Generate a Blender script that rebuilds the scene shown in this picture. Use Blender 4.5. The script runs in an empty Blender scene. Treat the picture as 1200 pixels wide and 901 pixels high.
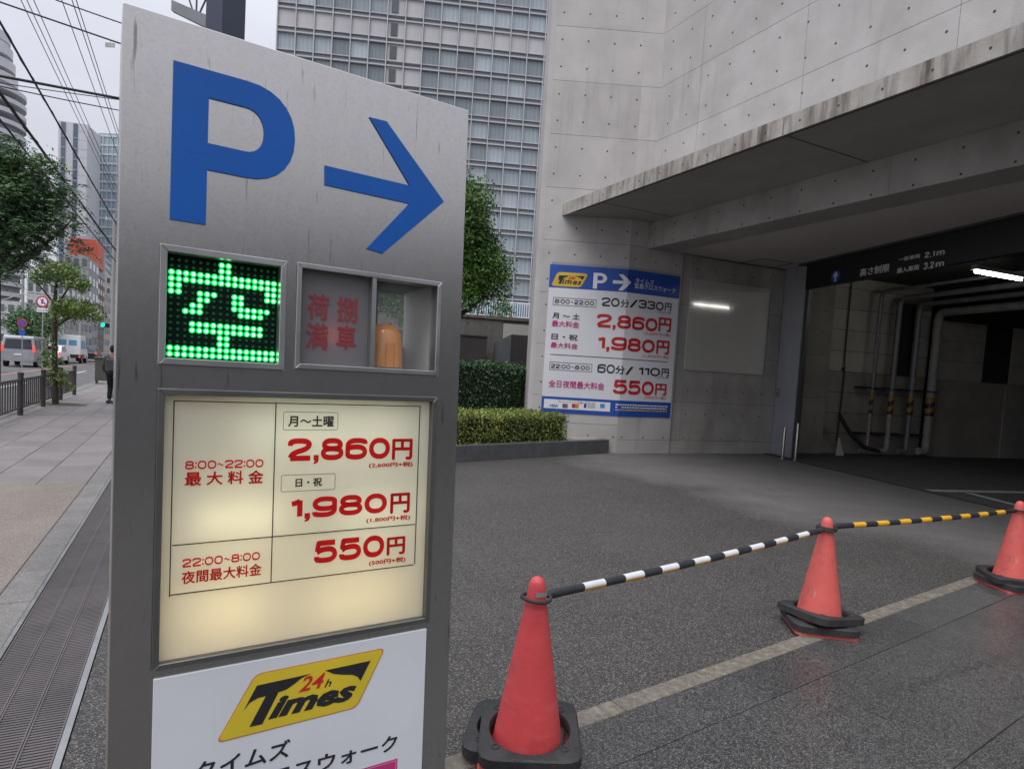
import bpy, bmesh, math, random
import numpy as np
from mathutils import Vector, Matrix
random.seed(7); rng = np.random.default_rng(7)
SC = bpy.context.scene
COL = SC.collection
PI = math.pi
R = math.radians

# ------------------------------------------------------------------ camera
FPX, CX, CY = 740.0, 600.0, 480.0
EYE = Vector((0, 0, 1.5))
PHI = math.atan(.061); THE = math.atan(45.9 / 740)
_F = Vector((0, math.cos(THE), -math.sin(THE)))
_U0 = Vector((0, math.sin(THE), math.cos(THE))); _R0 = Vector((1, 0, 0))
CR = math.cos(PHI) * _R0 + math.sin(PHI) * _U0
CU = -math.sin(PHI) * _R0 + math.cos(PHI) * _U0
cam = bpy.data.cameras.new('camera'); camo = bpy.data.objects.new('camera', cam); COL.objects.link(camo)
cam.sensor_width = 36; cam.lens = FPX / 1200 * 36; cam.shift_y = 30 / 1200
cam.clip_start = .05; cam.clip_end = 3000
M = Matrix((CR, CU, -_F)).transposed().to_4x4(); M.translation = EYE
camo.matrix_world = M
SC.camera = camo

# ------------------------------------------------------------------ sky, sun, exposure (overcast)
SUN_EL, SUN_AZ = 58, 208            # degrees; azimuth clockwise from +Y
w = bpy.data.worlds.new("World"); SC.world = w; w.use_nodes = True
nt = w.node_tree; bg = nt.nodes['Background']
sky = nt.nodes.new('ShaderNodeTexSky'); sky.sky_type = 'NISHITA'; sky.sun_disc = False
sky.sun_elevation = R(SUN_EL); sky.sun_rotation = R(SUN_AZ); sky.dust_density = 2
hs = nt.nodes.new('ShaderNodeHueSaturation'); hs.inputs['Saturation'].default_value = .10
nt.links.new(sky.outputs[0], hs.inputs['Color'])
tc = nt.nodes.new('ShaderNodeTexCoord'); sep = nt.nodes.new('ShaderNodeSeparateXYZ')
nt.links.new(tc.outputs['Generated'], sep.inputs[0])
mr = nt.nodes.new('ShaderNodeMapRange'); mr.inputs[1].default_value = 0; mr.inputs[2].default_value = 1
mr.inputs[3].default_value = 6.5; mr.inputs[4].default_value = 20       # overcast: zenith brighter than horizon
pw_ = nt.nodes.new('ShaderNodeMath'); pw_.operation = 'POWER'; pw_.inputs[1].default_value = 2.6; pw_.use_clamp = True
nt.links.new(sep.outputs[2], pw_.inputs[0]); nt.links.new(pw_.outputs[0], mr.inputs[0])
nz = nt.nodes.new('ShaderNodeTexNoise'); nz.inputs['Scale'].default_value = 2.2; nz.inputs['Detail'].default_value = 4
mp = nt.nodes.new('ShaderNodeMapping'); mp.inputs['Scale'].default_value = (1, 1, 2.5)
nt.links.new(tc.outputs['Generated'], mp.inputs[0]); nt.links.new(mp.outputs[0], nz.inputs['Vector'])
mr2 = nt.nodes.new('ShaderNodeMapRange'); mr2.inputs[1].default_value = .3; mr2.inputs[2].default_value = .7
mr2.inputs[3].default_value = .90; mr2.inputs[4].default_value = 1.08
nt.links.new(nz.outputs[0], mr2.inputs[0])
mu = nt.nodes.new('ShaderNodeMath'); mu.operation = 'MULTIPLY'
nt.links.new(mr.outputs[0], mu.inputs[0]); nt.links.new(mr2.outputs[0], mu.inputs[1])
cb = nt.nodes.new('ShaderNodeMix'); cb.data_type = 'RGBA'; cb.blend_type = 'MIX'
cb.inputs[0].default_value = .92
cl = nt.nodes.new('ShaderNodeVectorMath'); cl.operation = 'SCALE'
cl.inputs[0].default_value = (.925, .955, 1.08)
nt.links.new(mu.outputs[0], cl.inputs['Scale'])
nt.links.new(hs.outputs[0], cb.inputs[6]); nt.links.new(cl.outputs[0], cb.inputs[7])
nt.links.new(cb.outputs[2], bg.inputs[0]); bg.inputs[1].default_value = .1
sl = bpy.data.lights.new('sun', 'SUN'); so = bpy.data.objects.new('sun', sl); COL.objects.link(so)
sl.energy = 1.5; sl.angle = R(40); sl.color = (1, .97, .93)
sd = Vector((math.sin(R(SUN_AZ)) * math.cos(R(SUN_EL)), math.cos(R(SUN_AZ)) * math.cos(R(SUN_EL)), math.sin(R(SUN_EL))))
so.rotation_euler = sd.to_track_quat('Z', 'Y').to_euler(); so.location = (0, -5, 30)
SC.view_settings.view_transform = 'Standard'; SC.view_settings.look = 'None'
SC.view_settings.exposure = 0.2; SC.view_settings.gamma = 1

# ------------------------------------------------------------------ geometry of the survey (pixels of the photo -> metres)
def ray(x, y): return _F + CR * ((x - CX) / FPX) - CU * ((y - CY) / FPX)
def G(x, y, z=0):
    r = ray(x, y); return EYE + r * ((z - 1.5) / r.z)
def at(x, y, Y):                      # point on the ray at forward distance Y
    r = ray(x, y); return EYE + r * (Y / r.y)
def hit(x, y, P, n):
    r = ray(x, y); return EYE + r * ((P - EYE).dot(n) / r.dot(n))
def dirv(az): return Vector((math.sin(R(az)), math.cos(R(az)), 0))
def frame(O, az, lean=0):             # x = along az, z = up, y = away from the viewer
    d = dirv(az); y = Vector((-d.y, d.x, 0)); z = Vector((0, 0, 1))
    if lean: z, y = (z * math.cos(R(lean)) + y * math.sin(R(lean))), (y * math.cos(R(lean)) - z * math.sin(R(lean)))
    m = Matrix((d, y, z)).transposed().to_4x4(); m.translation = O
    return m
I4 = Matrix.Identity(4)

# ------------------------------------------------------------------ materials
_mats = {}
def mat(name, c1, c2=None, rough=.6, metal=0, scale=8, amt=.5, bump=0, bscale=60, spec=.5, stretch=(1, 1, 1), speck=None, sscale=220,
        samt=.6, emit=None, estr=0, trans=0, island=0, alpha=1, rvar=0, c3=None, s3=1.5, detail=5, coat=0, streak=None, rv=.05):
    if name in _mats: return _mats[name]
    m = bpy.data.materials.new(name); m.use_nodes = True; nt = m.node_tree; N = nt.nodes; L = nt.links
    b = N['Principled BSDF']; b.inputs['Roughness'].default_value = rough; b.inputs['Metallic'].default_value = metal
    b.inputs['Specular IOR Level'].default_value = spec
    b.inputs['Coat Weight'].default_value = coat
    tc = N.new('ShaderNodeTexCoord'); mp = N.new('ShaderNodeMapping'); mp.inputs['Scale'].default_value = stretch
    L.new(tc.outputs['Object'], mp.inputs[0])
    def mixc(f, a, bb, blend='MIX'):
        x = N.new('ShaderNodeMix'); x.data_type = 'RGBA'; x.blend_type = blend
        if isinstance(f, float): x.inputs[0].default_value = f
        else: L.new(f, x.inputs[0])
        for s, v in ((6, a), (7, bb)):
            if isinstance(v, tuple): x.inputs[s].default_value = (*v, 1) if len(v) == 3 else v
            else: L.new(v, x.inputs[s])
        return x.outputs[2]
    def rng_(v, a, bb, c=0., d=1.):
        x = N.new('ShaderNodeMapRange'); L.new(v, x.inputs[0])
        for i, q in enumerate((a, bb, c, d)): x.inputs[i + 1].default_value = q
        return x.outputs[0]
    def noise(sc, det=5, vec=None, rgh=.55):
        x = N.new('ShaderNodeTexNoise'); x.inputs['Scale'].default_value = sc; x.inputs['Detail'].default_value = det
        x.inputs['Roughness'].default_value = rgh
        L.new(vec or mp.outputs[0], x.inputs['Vector']); return x.outputs[0]
    c2 = c2 or tuple(v * .8 for v in c1)
    n1 = noise(scale, detail)
    col = mixc(rng_(n1, .35, .65, 0, amt * 2 if amt < .5 else 1.), c1, c2)
    if c3: col = mixc(rng_(noise(s3, 6), .52, .66), col, c3)
    if streak:                                             # (colour, x scale, z scale, lo, hi)
        sc_, sx, sz, lo, hi = streak
        mp2 = N.new('ShaderNodeMapping'); mp2.inputs['Scale'].default_value = (sx, sx, sz); L.new(tc.outputs['Object'], mp2.inputs[0])
        col = mixc(rng_(noise(1, 4, mp2.outputs[0], .6), lo, hi), col, sc_)
    if speck:
        v = N.new('ShaderNodeTexVoronoi'); v.inputs['Scale'].default_value = sscale
        L.new(tc.outputs['Object'], v.inputs['Vector'])
        s = N.new('ShaderNodeSeparateColor'); L.new(v.outputs['Color'], s.inputs[0])
        col = mixc(rng_(s.outputs[0], .55, 1., 0, samt), col, speck)
        col = mixc(rng_(s.outputs[1], .6, 1., 0, samt * .8), col, tuple(v_ * .35 for v_ in c1))
    if island:
        g = N.new('ShaderNodeNewGeometry'); f = rng_(g.outputs['Random Per Island'], 0, 1, 1 - island, 1 + island)
        x = N.new('ShaderNodeVectorMath'); x.operation = 'SCALE'; L.new(col, x.inputs[0]); L.new(f, x.inputs['Scale']); col = x.outputs[0]
    if rvar:
        g = N.new('ShaderNodeObjectInfo'); f = rng_(g.outputs['Random'], 0, 1, 1 - rvar, 1 + rvar)
        x = N.new('ShaderNodeVectorMath'); x.operation = 'SCALE'; L.new(col, x.inputs[0]); L.new(f, x.inputs['Scale']); col = x.outputs[0]
    L.new(col, b.inputs['Base Color'])
    if rough < .95 and rough > .12:
        L.new(rng_(noise(scale * 2.3, 4), .3, .7, max(.02, rough - rv), min(1, rough + rv)), b.inputs['Roughness'])
    if bump:
        bp = N.new('ShaderNodeBump'); bp.inputs['Strength'].default_value = bump; bp.inputs['Distance'].default_value = .01
        L.new(noise(bscale, 4), bp.inputs['Height']); L.new(bp.outputs[0], b.inputs['Normal'])
    if emit: b.inputs['Emission Color'].default_value = (*emit, 1); b.inputs['Emission Strength'].default_value = estr
    if trans: b.inputs['Transmission Weight'].default_value = trans
    if alpha < 1: b.inputs['Alpha'].default_value = alpha
    _mats[name] = m; return m
def flat(name, c, rough=.5, **k): return mat(name, c, tuple(v * .93 for v in c), rough=rough, **k)

CONC = mat('concrete_wall', (.495, .473, .46), (.425, .405, .393), rough=.85, scale=1.6, bump=.3, bscale=45, c3=(.40, .378, .362), s3=.9, rvar=.045, streak=((.31, .293, .28), 3.2, .4, .57, .85))
CONCB = mat('concrete_fascia', (.42, .395, .365), (.30, .27, .24), rough=.85, scale=3, bump=.3, bscale=50, rvar=.03, streak=((.10, .082, .066), 8, 1.0, .46, .70))
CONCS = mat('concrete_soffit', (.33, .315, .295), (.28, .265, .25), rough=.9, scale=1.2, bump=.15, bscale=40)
CONCD = mat('concrete_low_wall', (.40, .385, .36), (.32, .305, .285), rough=.9, scale=2, bump=.3, bscale=40, streak=((.25, .235, .215), 1.6, .5, .5, .8), rvar=.05)
JOINT = flat('joint_shadow_gap', (.10, .095, .09), .9)
HOLE = flat('tie_hole_dark', (.07, .066, .062), .95)  # dark disc colour in place of hollow tie holes
ASPH_C = dict(speck=(.33, .32, .30), sscale=170, samt=.55)
STEEL = mat('brushed_steel', (.50, .485, .465), (.465, .452, .435), rough=.26, metal=.97, scale=30, amt=.25, stretch=(1, 1, .5), bump=.012, bscale=260, rv=.012,
            speck=(.44, .42, .40), sscale=190, samt=.10, streak=((.22, .21, .20), 70, 6, .625, .72))
STEELF = mat('steel_frame', (.50, .50, .49), rough=.33, metal=.9, scale=5)
BLUE = mat('blue_sign_paint', (.004, .095, .40), (.004, .085, .36), rough=.45, scale=4, spec=.3, streak=((.05, .14, .40), 30, 2, .70, .84))
BLACKP = flat('black_print', (.018, .018, .022), .5)
REDP = flat('red_print', (.52, .018, .022), .5)
REDD = flat('faded_red_print', (.26, .03, .04), .5)
MAG = flat('magenta_print', (.52, .035, .20), .5)
WHITEP = mat('white_enamel', (.66, .68, .70), (.60, .62, .645), rough=.35, scale=2.5, streak=((.5, .5, .5), 16, .8, .7, .85))
POSTERW = mat('poster_white', (.72, .72, .75), (.66, .66, .70), rough=.45, scale=1.2)
POSTERB = mat('poster_blue', (.022, .085, .40), (.018, .07, .34), rough=.4, scale=2)
YEL = mat('yellow_logo', (.70, .52, .03), (.62, .47, .03), rough=.4, scale=4)
ORG = flat('orange_outline', (.55, .20, .06), .5)
PWHITE = flat('white_print', (.78, .78, .80), .5)
DARKM = flat('dark_cavity', (.035, .037, .035), .7)
GREYB = flat('grey_lining', (.50, .49, .46), .6)
BLACKR = mat('black_rubber', (.022, .022, .024), (.035, .034, .033), rough=.6, scale=12, bump=.4, bscale=90)
CONE = mat('cone_red', (.66, .065, .07), (.58, .07, .072), rough=.5, scale=6, bump=.12, bscale=140, c3=(.54, .055, .062), s3=9, streak=((.63, .11, .11), 9, 26, .52, .80))
CONE2 = mat('cone_faded_red', (.67, .12, .10), (.58, .10, .085), rough=.6, scale=6, bump=.12, bscale=140, c3=(.47, .085, .075), s3=8, streak=((.62, .24, .20), 18, 3, .60, .74))
STONE = mat('kerb_stone', (.19, .168, .132), (.115, .102, .082), rough=.75, scale=34, bump=.6, bscale=90, c3=(.235, .21, .165), s3=22)
LEAF1 = mat('leaf_dark', (.12, .21, .085), (.065, .13, .06), rough=.55, scale=1.5, island=.45)
LEAF2 = mat('leaf_bright', (.095, .19, .028), (.045, .115, .02), rough=.5, scale=1.3, island=.5)
LEAF3 = mat('leaf_hedge_dark', (.05, .12, .04), (.032, .08, .03), rough=.45, scale=2, island=.5)
LEAF4 = mat('leaf_hedge_light', (.24, .27, .05), (.13, .18, .04), rough=.55, scale=1.4, island=.5)
LEAF5 = mat('leaf_street', (.20, .28, .05), (.12, .20, .045), rough=.5, scale=2, island=.45)
BARK = mat('bark', (.085, .065, .05), (.045, .037, .03), rough=.95, scale=14, stretch=(1, 1, .25), bump=.6, bscale=30)
WHITEB = mat('white_cladding', (.56, .56, .58), (.52, .52, .545), rough=.55, scale=.3)
GLASSB = mat('tower_glass', (.20, .25, .255), (.15, .19, .20), rough=.12, metal=.25, scale=1.2, rvar=.3, spec=.8)
GLASSD = mat('dark_window', (.10, .12, .13), (.07, .085, .095), rough=.12, scale=.5, rvar=.3, spec=.8)
TYRE = flat('tyre', (.02, .02, .02), .8)
SILV = mat('silver_paint', (.40, .40, .42), rough=.3, metal=.5, scale=1)
CARW = flat('white_paint', (.72, .72, .72), .3)
CARK = flat('black_paint', (.02, .02, .025), .25)
CARG = mat('car_window', (.03, .035, .04), rough=.1, scale=1)
LAMPR = flat('red_lamp', (.5, .02, .02), .3, emit=(1, .06, .04), estr=1.2)
IRON = mat('brown_iron', (.055, .045, .042), rough=.5, scale=6)
WIRE = flat('cable_black', (.03, .03, .035), .7)

# ------------------------------------------------------------------ mesh builder
class MB:
    def __init__(s): s.v = []; s.f = []
    def add(s, vs, fs):
        o = len(s.v); s.v += [tuple(q) for q in vs]; s.f += [tuple(i + o for i in q) for q in fs]; return s
    def box(s, x0, x1, y0, y1, z0, z1, m=None):
        vs = [Vector((x, y, z)) for x in (x0, x1) for y in (y0, y1) for z in (z0, z1)]
        if m is not None: vs = [m @ v for v in vs]
        return s.add(vs, [(0, 1, 3, 2), (4, 6, 7, 5), (0, 4, 5, 1), (2, 3, 7, 6), (0, 2, 6, 4), (1, 5, 7, 3)])
    def quad(s, a, b, c, d): return s.add([a, b, c, d], [(0, 1, 2, 3)])
    def bbox(s, x0, x1, y0, y1, z0, z1, c=.004):       # box with its four vertical and front edges eased
        pts = [(x0 + c, y0), (x1 - c, y0), (x1, y0 + c), (x1, y1 - c), (x1 - c, y1), (x0 + c, y1), (x0, y1 - c), (x0, y0 + c)]
        n = 8; cx, cy = (x0 + x1) / 2, (y0 + y1) / 2
        def inset(p): return (min(max(p[0], x0 + c), x1 - c), min(max(p[1], y0 + c), y1 - c))
        vs = [(*p, z0) for p in pts] + [(*p, z1 - c) for p in pts] + [(*inset(p), z1) for p in pts]
        fs = [(i, (i + 1) % n, n + (i + 1) % n, n + i) for i in range(n)] + [(n + i, n + (i + 1) % n, 2 * n + (i + 1) % n, 2 * n + i) for i in range(n)]
        return s.add(vs, fs + [tuple(range(2 * n, 3 * n)), tuple(reversed(range(n)))])
    def prism(s, poly, y0, y1, axis='y'):              # poly in (x, z), extruded along y (or (x, y) extruded along z)
        n = len(poly)
        if axis == 'y': vs = [(a, y0, b) for a, b in poly] + [(a, y1, b) for a, b in poly]
        elif axis == 'z': vs = [(a, b, y0) for a, b in poly] + [(a, b, y1) for a, b in poly]
        else: vs = [(y0, a, b) for a, b in poly] + [(y1, a, b) for a, b in poly]
        return s.add(vs, [tuple(range(n)), tuple(reversed(range(n, 2 * n)))] + [(i, n + i, n + (i + 1) % n, (i + 1) % n) for i in range(n)])
    def tube(s, pts, r, n=10, caps=True):
        pts = [Vector(p) for p in pts]; rs = r if isinstance(r, (list, tuple)) else [r] * len(pts); vs = []
        up = None
        for i, p in enumerate(pts):
            t = (pts[min(i + 1, len(pts) - 1)] - pts[max(i - 1, 0)]).normalized()
            if up is None: up = Vector((0, 0, 1)) if abs(t.z) < .9 else Vector((1, 0, 0))
            a = t.cross(up).normalized(); b = a.cross(t).normalized(); up = b
            vs += [p + (a * math.cos(2 * PI * k / n) + b * math.sin(2 * PI * k / n)) * rs[i] for k in range(n)]
        fs = [(i * n + k, i * n + (k + 1) % n, (i + 1) * n + (k + 1) % n, (i + 1) * n + k) for i in range(len(pts) - 1) for k in range(n)]
        if caps: fs += [tuple(reversed(range(n))), tuple(range((len(pts) - 1) * n, len(pts) * n))]
        return s.add(vs, fs)
    def lathe(s, prof, n=24, c=(0, 0, 0)):
        vs = [(c[0] + r * math.cos(2 * PI * k / n), c[1] + r * math.sin(2 * PI * k / n), c[2] + z) for r, z in prof for k in range(n)]
        fs = [(i * n + k, i * n + (k + 1) % n, (i + 1) * n + (k + 1) % n, (i + 1) * n + k) for i in range(len(prof) - 1) for k in range(n)]
        return s.add(vs, fs + [tuple(reversed(range(n))), tuple(range((len(prof) - 1) * n, len(prof) * n))])
    def disc(s, c, ax, r, n=8, m=None):
        pass
    def mesh(s, name):
        me = bpy.data.meshes.new(name); me.from_pydata(s.v, [], s.f); me.update(); return me
    def build(s, name, m, parent=None, M=None, smooth=False, fix=True):
        me = s.mesh(name)
        if fix:
            bm = bmesh.new(); bm.from_mesh(me); bmesh.ops.recalc_face_normals(bm, faces=bm.faces); bm.to_mesh(me); bm.free()
        me.materials.append(m)
        if smooth:
            me.polygons.foreach_set('use_smooth', [True] * len(me.polygons))
            try: me.set_sharp_from_angle(angle=R(40))
            except Exception: pass
        return link(name, me, parent, M)
def link(name, data, parent=None, M=None):
    o = bpy.data.objects.new(name, data); COL.objects.link(o)
    if parent: o.parent = parent
    if M is not None: o.matrix_local = M
    return o
def tag(o, label=None, cat=None, group=None, kind=None):
    for k, v in (('label', label), ('category', cat), ('group', group), ('kind', kind)):
        if v: o[k] = v
    return o
def empty(name, M, label, cat, group=None):
    o = bpy.data.objects.new(name, None); COL.objects.link(o); o.empty_display_size = .1
    o.matrix_world = M if isinstance(M, Matrix) else Matrix.Translation(M)
    return tag(o, label, cat, group)
def copy_tree(o, parent=None, label=None):
    c = o.copy(); COL.objects.link(c); c.parent = parent
    if label: c['label'] = label
    for ch in list(o.children): copy_tree(ch, c)
    return c
def roundrect(x0, x1, y0, y1, r, n=4):
    out = []
    for cx, cy, a in ((x1 - r, y1 - r, 0), (x0 + r, y1 - r, 90), (x0 + r, y0 + r, 180), (x1 - r, y0 + r, 270)):
        out += [(cx + r * math.cos(R(a + 90 * k / n)), cy + r * math.sin(R(a + 90 * k / n))) for k in range(n + 1)]
    return out

# ------------------------------------------------------------------ lettering: own wide digits as strokes, other characters from the built-in font
def _arc(pts, closed, r):
    out = []; n = len(pts)
    for i, p in enumerate(pts):
        if not closed and i in (0, n - 1): out.append(p); continue
        a, b = Vector(pts[i - 1]), Vector(pts[(i + 1) % n]); q = Vector(p)
        da, db = (a - q), (b - q); A = q + da.normalized() * min(r, da.length * .5); B = q + db.normalized() * min(r, db.length * .5)
        c1, c2 = A.lerp(q, .6), B.lerp(q, .6)
        for t in (0, .16, .33, .5, .67, .84, 1):
            out.append(tuple(A * (1 - t) ** 3 + c1 * 3 * t * (1 - t) ** 2 + c2 * 3 * t * t * (1 - t) + B * t ** 3))
    o2 = [out[0]]
    for q in out[1:]:
        if (Vector(q) - Vector(o2[-1])).length > 1e-4: o2.append(q)
    if closed and (Vector(o2[0]) - Vector(o2[-1])).length < 1e-4: o2.pop()
    return o2
_GL = {    # centre lines in a unit cell: (points, closed, corner radius)
    '0': (1, [([(0, 0), (0, 1), (1, 1), (1, 0)], 1, .46)]),
    '1': (.50, [([(1, 0), (1, 1)], 0, 0), ([(-.1, .80), (.5, .84), (1, .96)], 0, .1)]),
    '2': (1, [([(0, .72), (0, 1), (1, 1), (1, .58), (.12, .30), (0, .02)], 0, .40), ([(-.0, 0), (1.06, 0)], 0, 0)]),
    '3': (1, [([(0, .76), (0, 1), (1, 1), (1, .52), (.3, .52)], 0, .40), ([(.3, .52), (1, .52), (1, 0), (0, 0), (0, .24)], 0, .42)]),
    '5': (1, [([(1.0, 1), (.10, 1), (.03, .52)], 0, .01), ([(.02, .46), (.25, .64), (1, .64), (1, 0), (0, 0), (0, .24)], 0, .42)]),
    '6': (1, [([(0, .3), (0, .61), (1, .61), (1, 0), (0, 0)], 1, .42), ([(0, .4), (0, 1), (1, 1), (1, .78)], 0, .46)]),
    '8': (1, [([(0, 0), (0, .53), (1, .53), (1, 0)], 1, .40), ([(.05, .53), (.05, 1), (.95, 1), (.95, .53)], 1, .36)]),
    '9': (1, [([(1, .7), (1, .39), (0, .39), (0, 1), (1, 1)], 1, .42), ([(1, .6), (1, 0), (0, 0), (0, .22)], 0, .46)]),
}
def strokes(pts, closed, w):
    P = [Vector(p) for p in pts]; n = len(P); L = []; Rr = []
    for i in range(n):
        a = P[i - 1] if (closed or i) else P[i]; b = P[(i + 1) % n] if (closed or i < n - 1) else P[i]
        d1 = (P[i] - a); d2 = (b - P[i])
        d1 = d1.normalized() if d1.length > 1e-9 else d2.normalized(); d2 = d2.normalized() if d2.length > 1e-9 else d1
        t = (d1 + d2).normalized(); nn = Vector((-t.y, t.x)); k = w / 2 / max(.5, nn.dot(Vector((-d1.y, d1.x))))
        L.append(P[i] + nn * k); Rr.append(P[i] - nn * k)
    vs = [tuple(p) for p in L] + [tuple(p) for p in Rr]
    fs = [(i, (i + 1) % n, n + (i + 1) % n, n + i) for i in range(n if closed else n - 1)]
    return vs, fs
def digits(s, wd=.95, w=.21, gap=.10):
    V, Fc, D = [], [], []; x = 0
    def put(vs, fs, ox, d):
        o = len(V); V.extend([(a + ox, b) for a, b in vs]); D.extend([d] * len(vs)); Fc.extend([tuple(i + o for i in f) for f in fs])
    for ch in s:
        if ch in _GL:
            kw, ps = _GL[ch]; W = wd * kw; ww = W - w
            for j, (pp, cl, rd) in enumerate(ps):
                q = [(w / 2 + a * ww, w / 2 + b * (1 - w)) for a, b in pp]
                q = _arc(q, cl, rd * .95) if rd else q
                put(*strokes(q, cl, w), x, j)
            x += W + gap
        elif ch in '.,:':
            k = w * 1.05; zs = [0] if ch != ':' else [.12, .62]
            for z in zs: put([(0, z), (k, z), (k, z + k), (0, z + k)], [(0, 1, 2, 3)], x, 0)
            if ch == ',': put([(k * .35, 0), (k, 0), (k * .8, -.10), (.1 * k, -.16), (0, -.09)], [(0, 1, 2, 3, 4)], x, 0)
            x += k + gap
        elif ch == '~':
            q = [(i / 12 * .75 + w / 2, .5 + .10 * math.sin(i / 12 * 2 * PI)) for i in range(13)]
            put(*strokes(q, False, w * .75), x, 0); x += .75 + w + gap
        elif ch == ' ': x += .4
    return V, Fc, D
def ctext(s, bold=.0, shear=0, off=0, sp=1):
    c = bpy.data.curves.new('t', 'FONT'); c.body = s; c.resolution_u = 2; c.shear = shear; c.offset = off; c.space_character = sp
    o = bpy.data.objects.new('t', c); COL.objects.link(o)
    bpy.context.view_layer.update()
    me = bpy.data.meshes.new_from_object(o.evaluated_get(bpy.context.evaluated_depsgraph_get()))
    v0 = [(v.co.x, v.co.y) for v in me.vertices]; f0 = [tuple(p.vertices) for p in me.polygons]
    bpy.data.objects.remove(o); bpy.data.curves.remove(c); bpy.data.meshes.remove(me)
    V, Fc, D = [], [], []
    sh = [(0, 0)] if not bold else [(0, 0), (bold, 0), (-bold, 0), (0, bold), (0, -bold)]
    for j, (a, b) in enumerate(sh):
        o = len(V); V += [(x + a, y + b) for x, y in v0]; D += [j] * len(v0); Fc += [tuple(i + o for i in f) for f in f0]
    return V, Fc, D
def fit(T, x0, x1, z0, z1, y0=-.0015, step=-.0002):
    V, Fc, D = T; xs = [v[0] for v in V]; ys = [v[1] for v in V]
    a, b, c, d = min(xs), max(xs), min(ys), max(ys)
    return [(x0 + (v[0] - a) / (b - a) * (x1 - x0), y0 + step * D[i], z0 + (v[1] - c) / (d - c) * (z1 - z0)) for i, v in enumerate(V)], Fc
def letter(name, T, box, m, parent, y0=-.0015, step=-.0002, fmap=None, M=None):
    vs, fs = fit(T, *box, y0, step)
    if fmap: vs = [fmap(*v) for v in vs]
    return MB().add(vs, fs).build(name, m, parent, M, fix=False)

# ================================================================== GROUND AND SETTING
ST = dirv(-27.2)                       # the street runs this way
NL = Vector((-ST.y, ST.x, 0))          # left of it
SO = G(61, 898)                        # right edge of the drain grating
def SP(a, b, z=0): return SO + ST * a + NL * b + Vector((0, 0, z))
SM = frame(SO, -27.2)                  # x along the street, y to its left
def smb(name, x0, x1, y0, y1, z0, z1, m, **k): return tag(MB().box(x0, x1, y0, y1, z0, z1).build(name, m, None, SM), **k)

ROADM = mat('road_asphalt', (.085, .085, .088), (.07, .07, .072), rough=.85, scale=1, **ASPH_C)
EARTH = mat('ground_asphalt', (.07, .07, .07), (.06, .06, .06), rough=.9, scale=1)
g = MB().quad((-900, -300, -.135), (900, -300, -.135), (900, 1500, -.135), (-900, 1500, -.135)).build('ground', EARTH); tag(g, kind='structure')
smb('road', -40, 700, 3.05, 14.5, -.131, -.12, ROADM, kind='structure')
# road surface markings
PAINT = mat('road_paint', (.55, .55, .54), (.40, .40, .40), rough=.7, scale=6)
PAINTO = mat('orange_road_paint', (.55, .28, .14), (.42, .22, .12), rough=.7, scale=6)
mk = MB(); mo = MB()
for a in range(-10, 30): mk.box(a * 8, a * 8 + 4, 5.2, 5.35, -.118, -.114)
for a in range(-10, 30): mk.box(a * 8 + 2, a * 8 + 6, 11.9, 12.05, -.118, -.114)
tag(mk.build('lane_marking', PAINT, None, SM), kind='structure')
mo.box(-40, 120, 7.3, 7.42, -.118, -.114); mo.box(-40, 120, 10.9, 11.0, -.118, -.114)
tag(mo.build('orange_lane_line', PAINTO, None, SM), kind='structure')
# far pavement with kerb
smb('far_pavement', -40, 700, 14.5, 18, -.13, .0, mat('far_pavement', (.26, .25, .24), rough=.9, scale=2), kind='structure')

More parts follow.
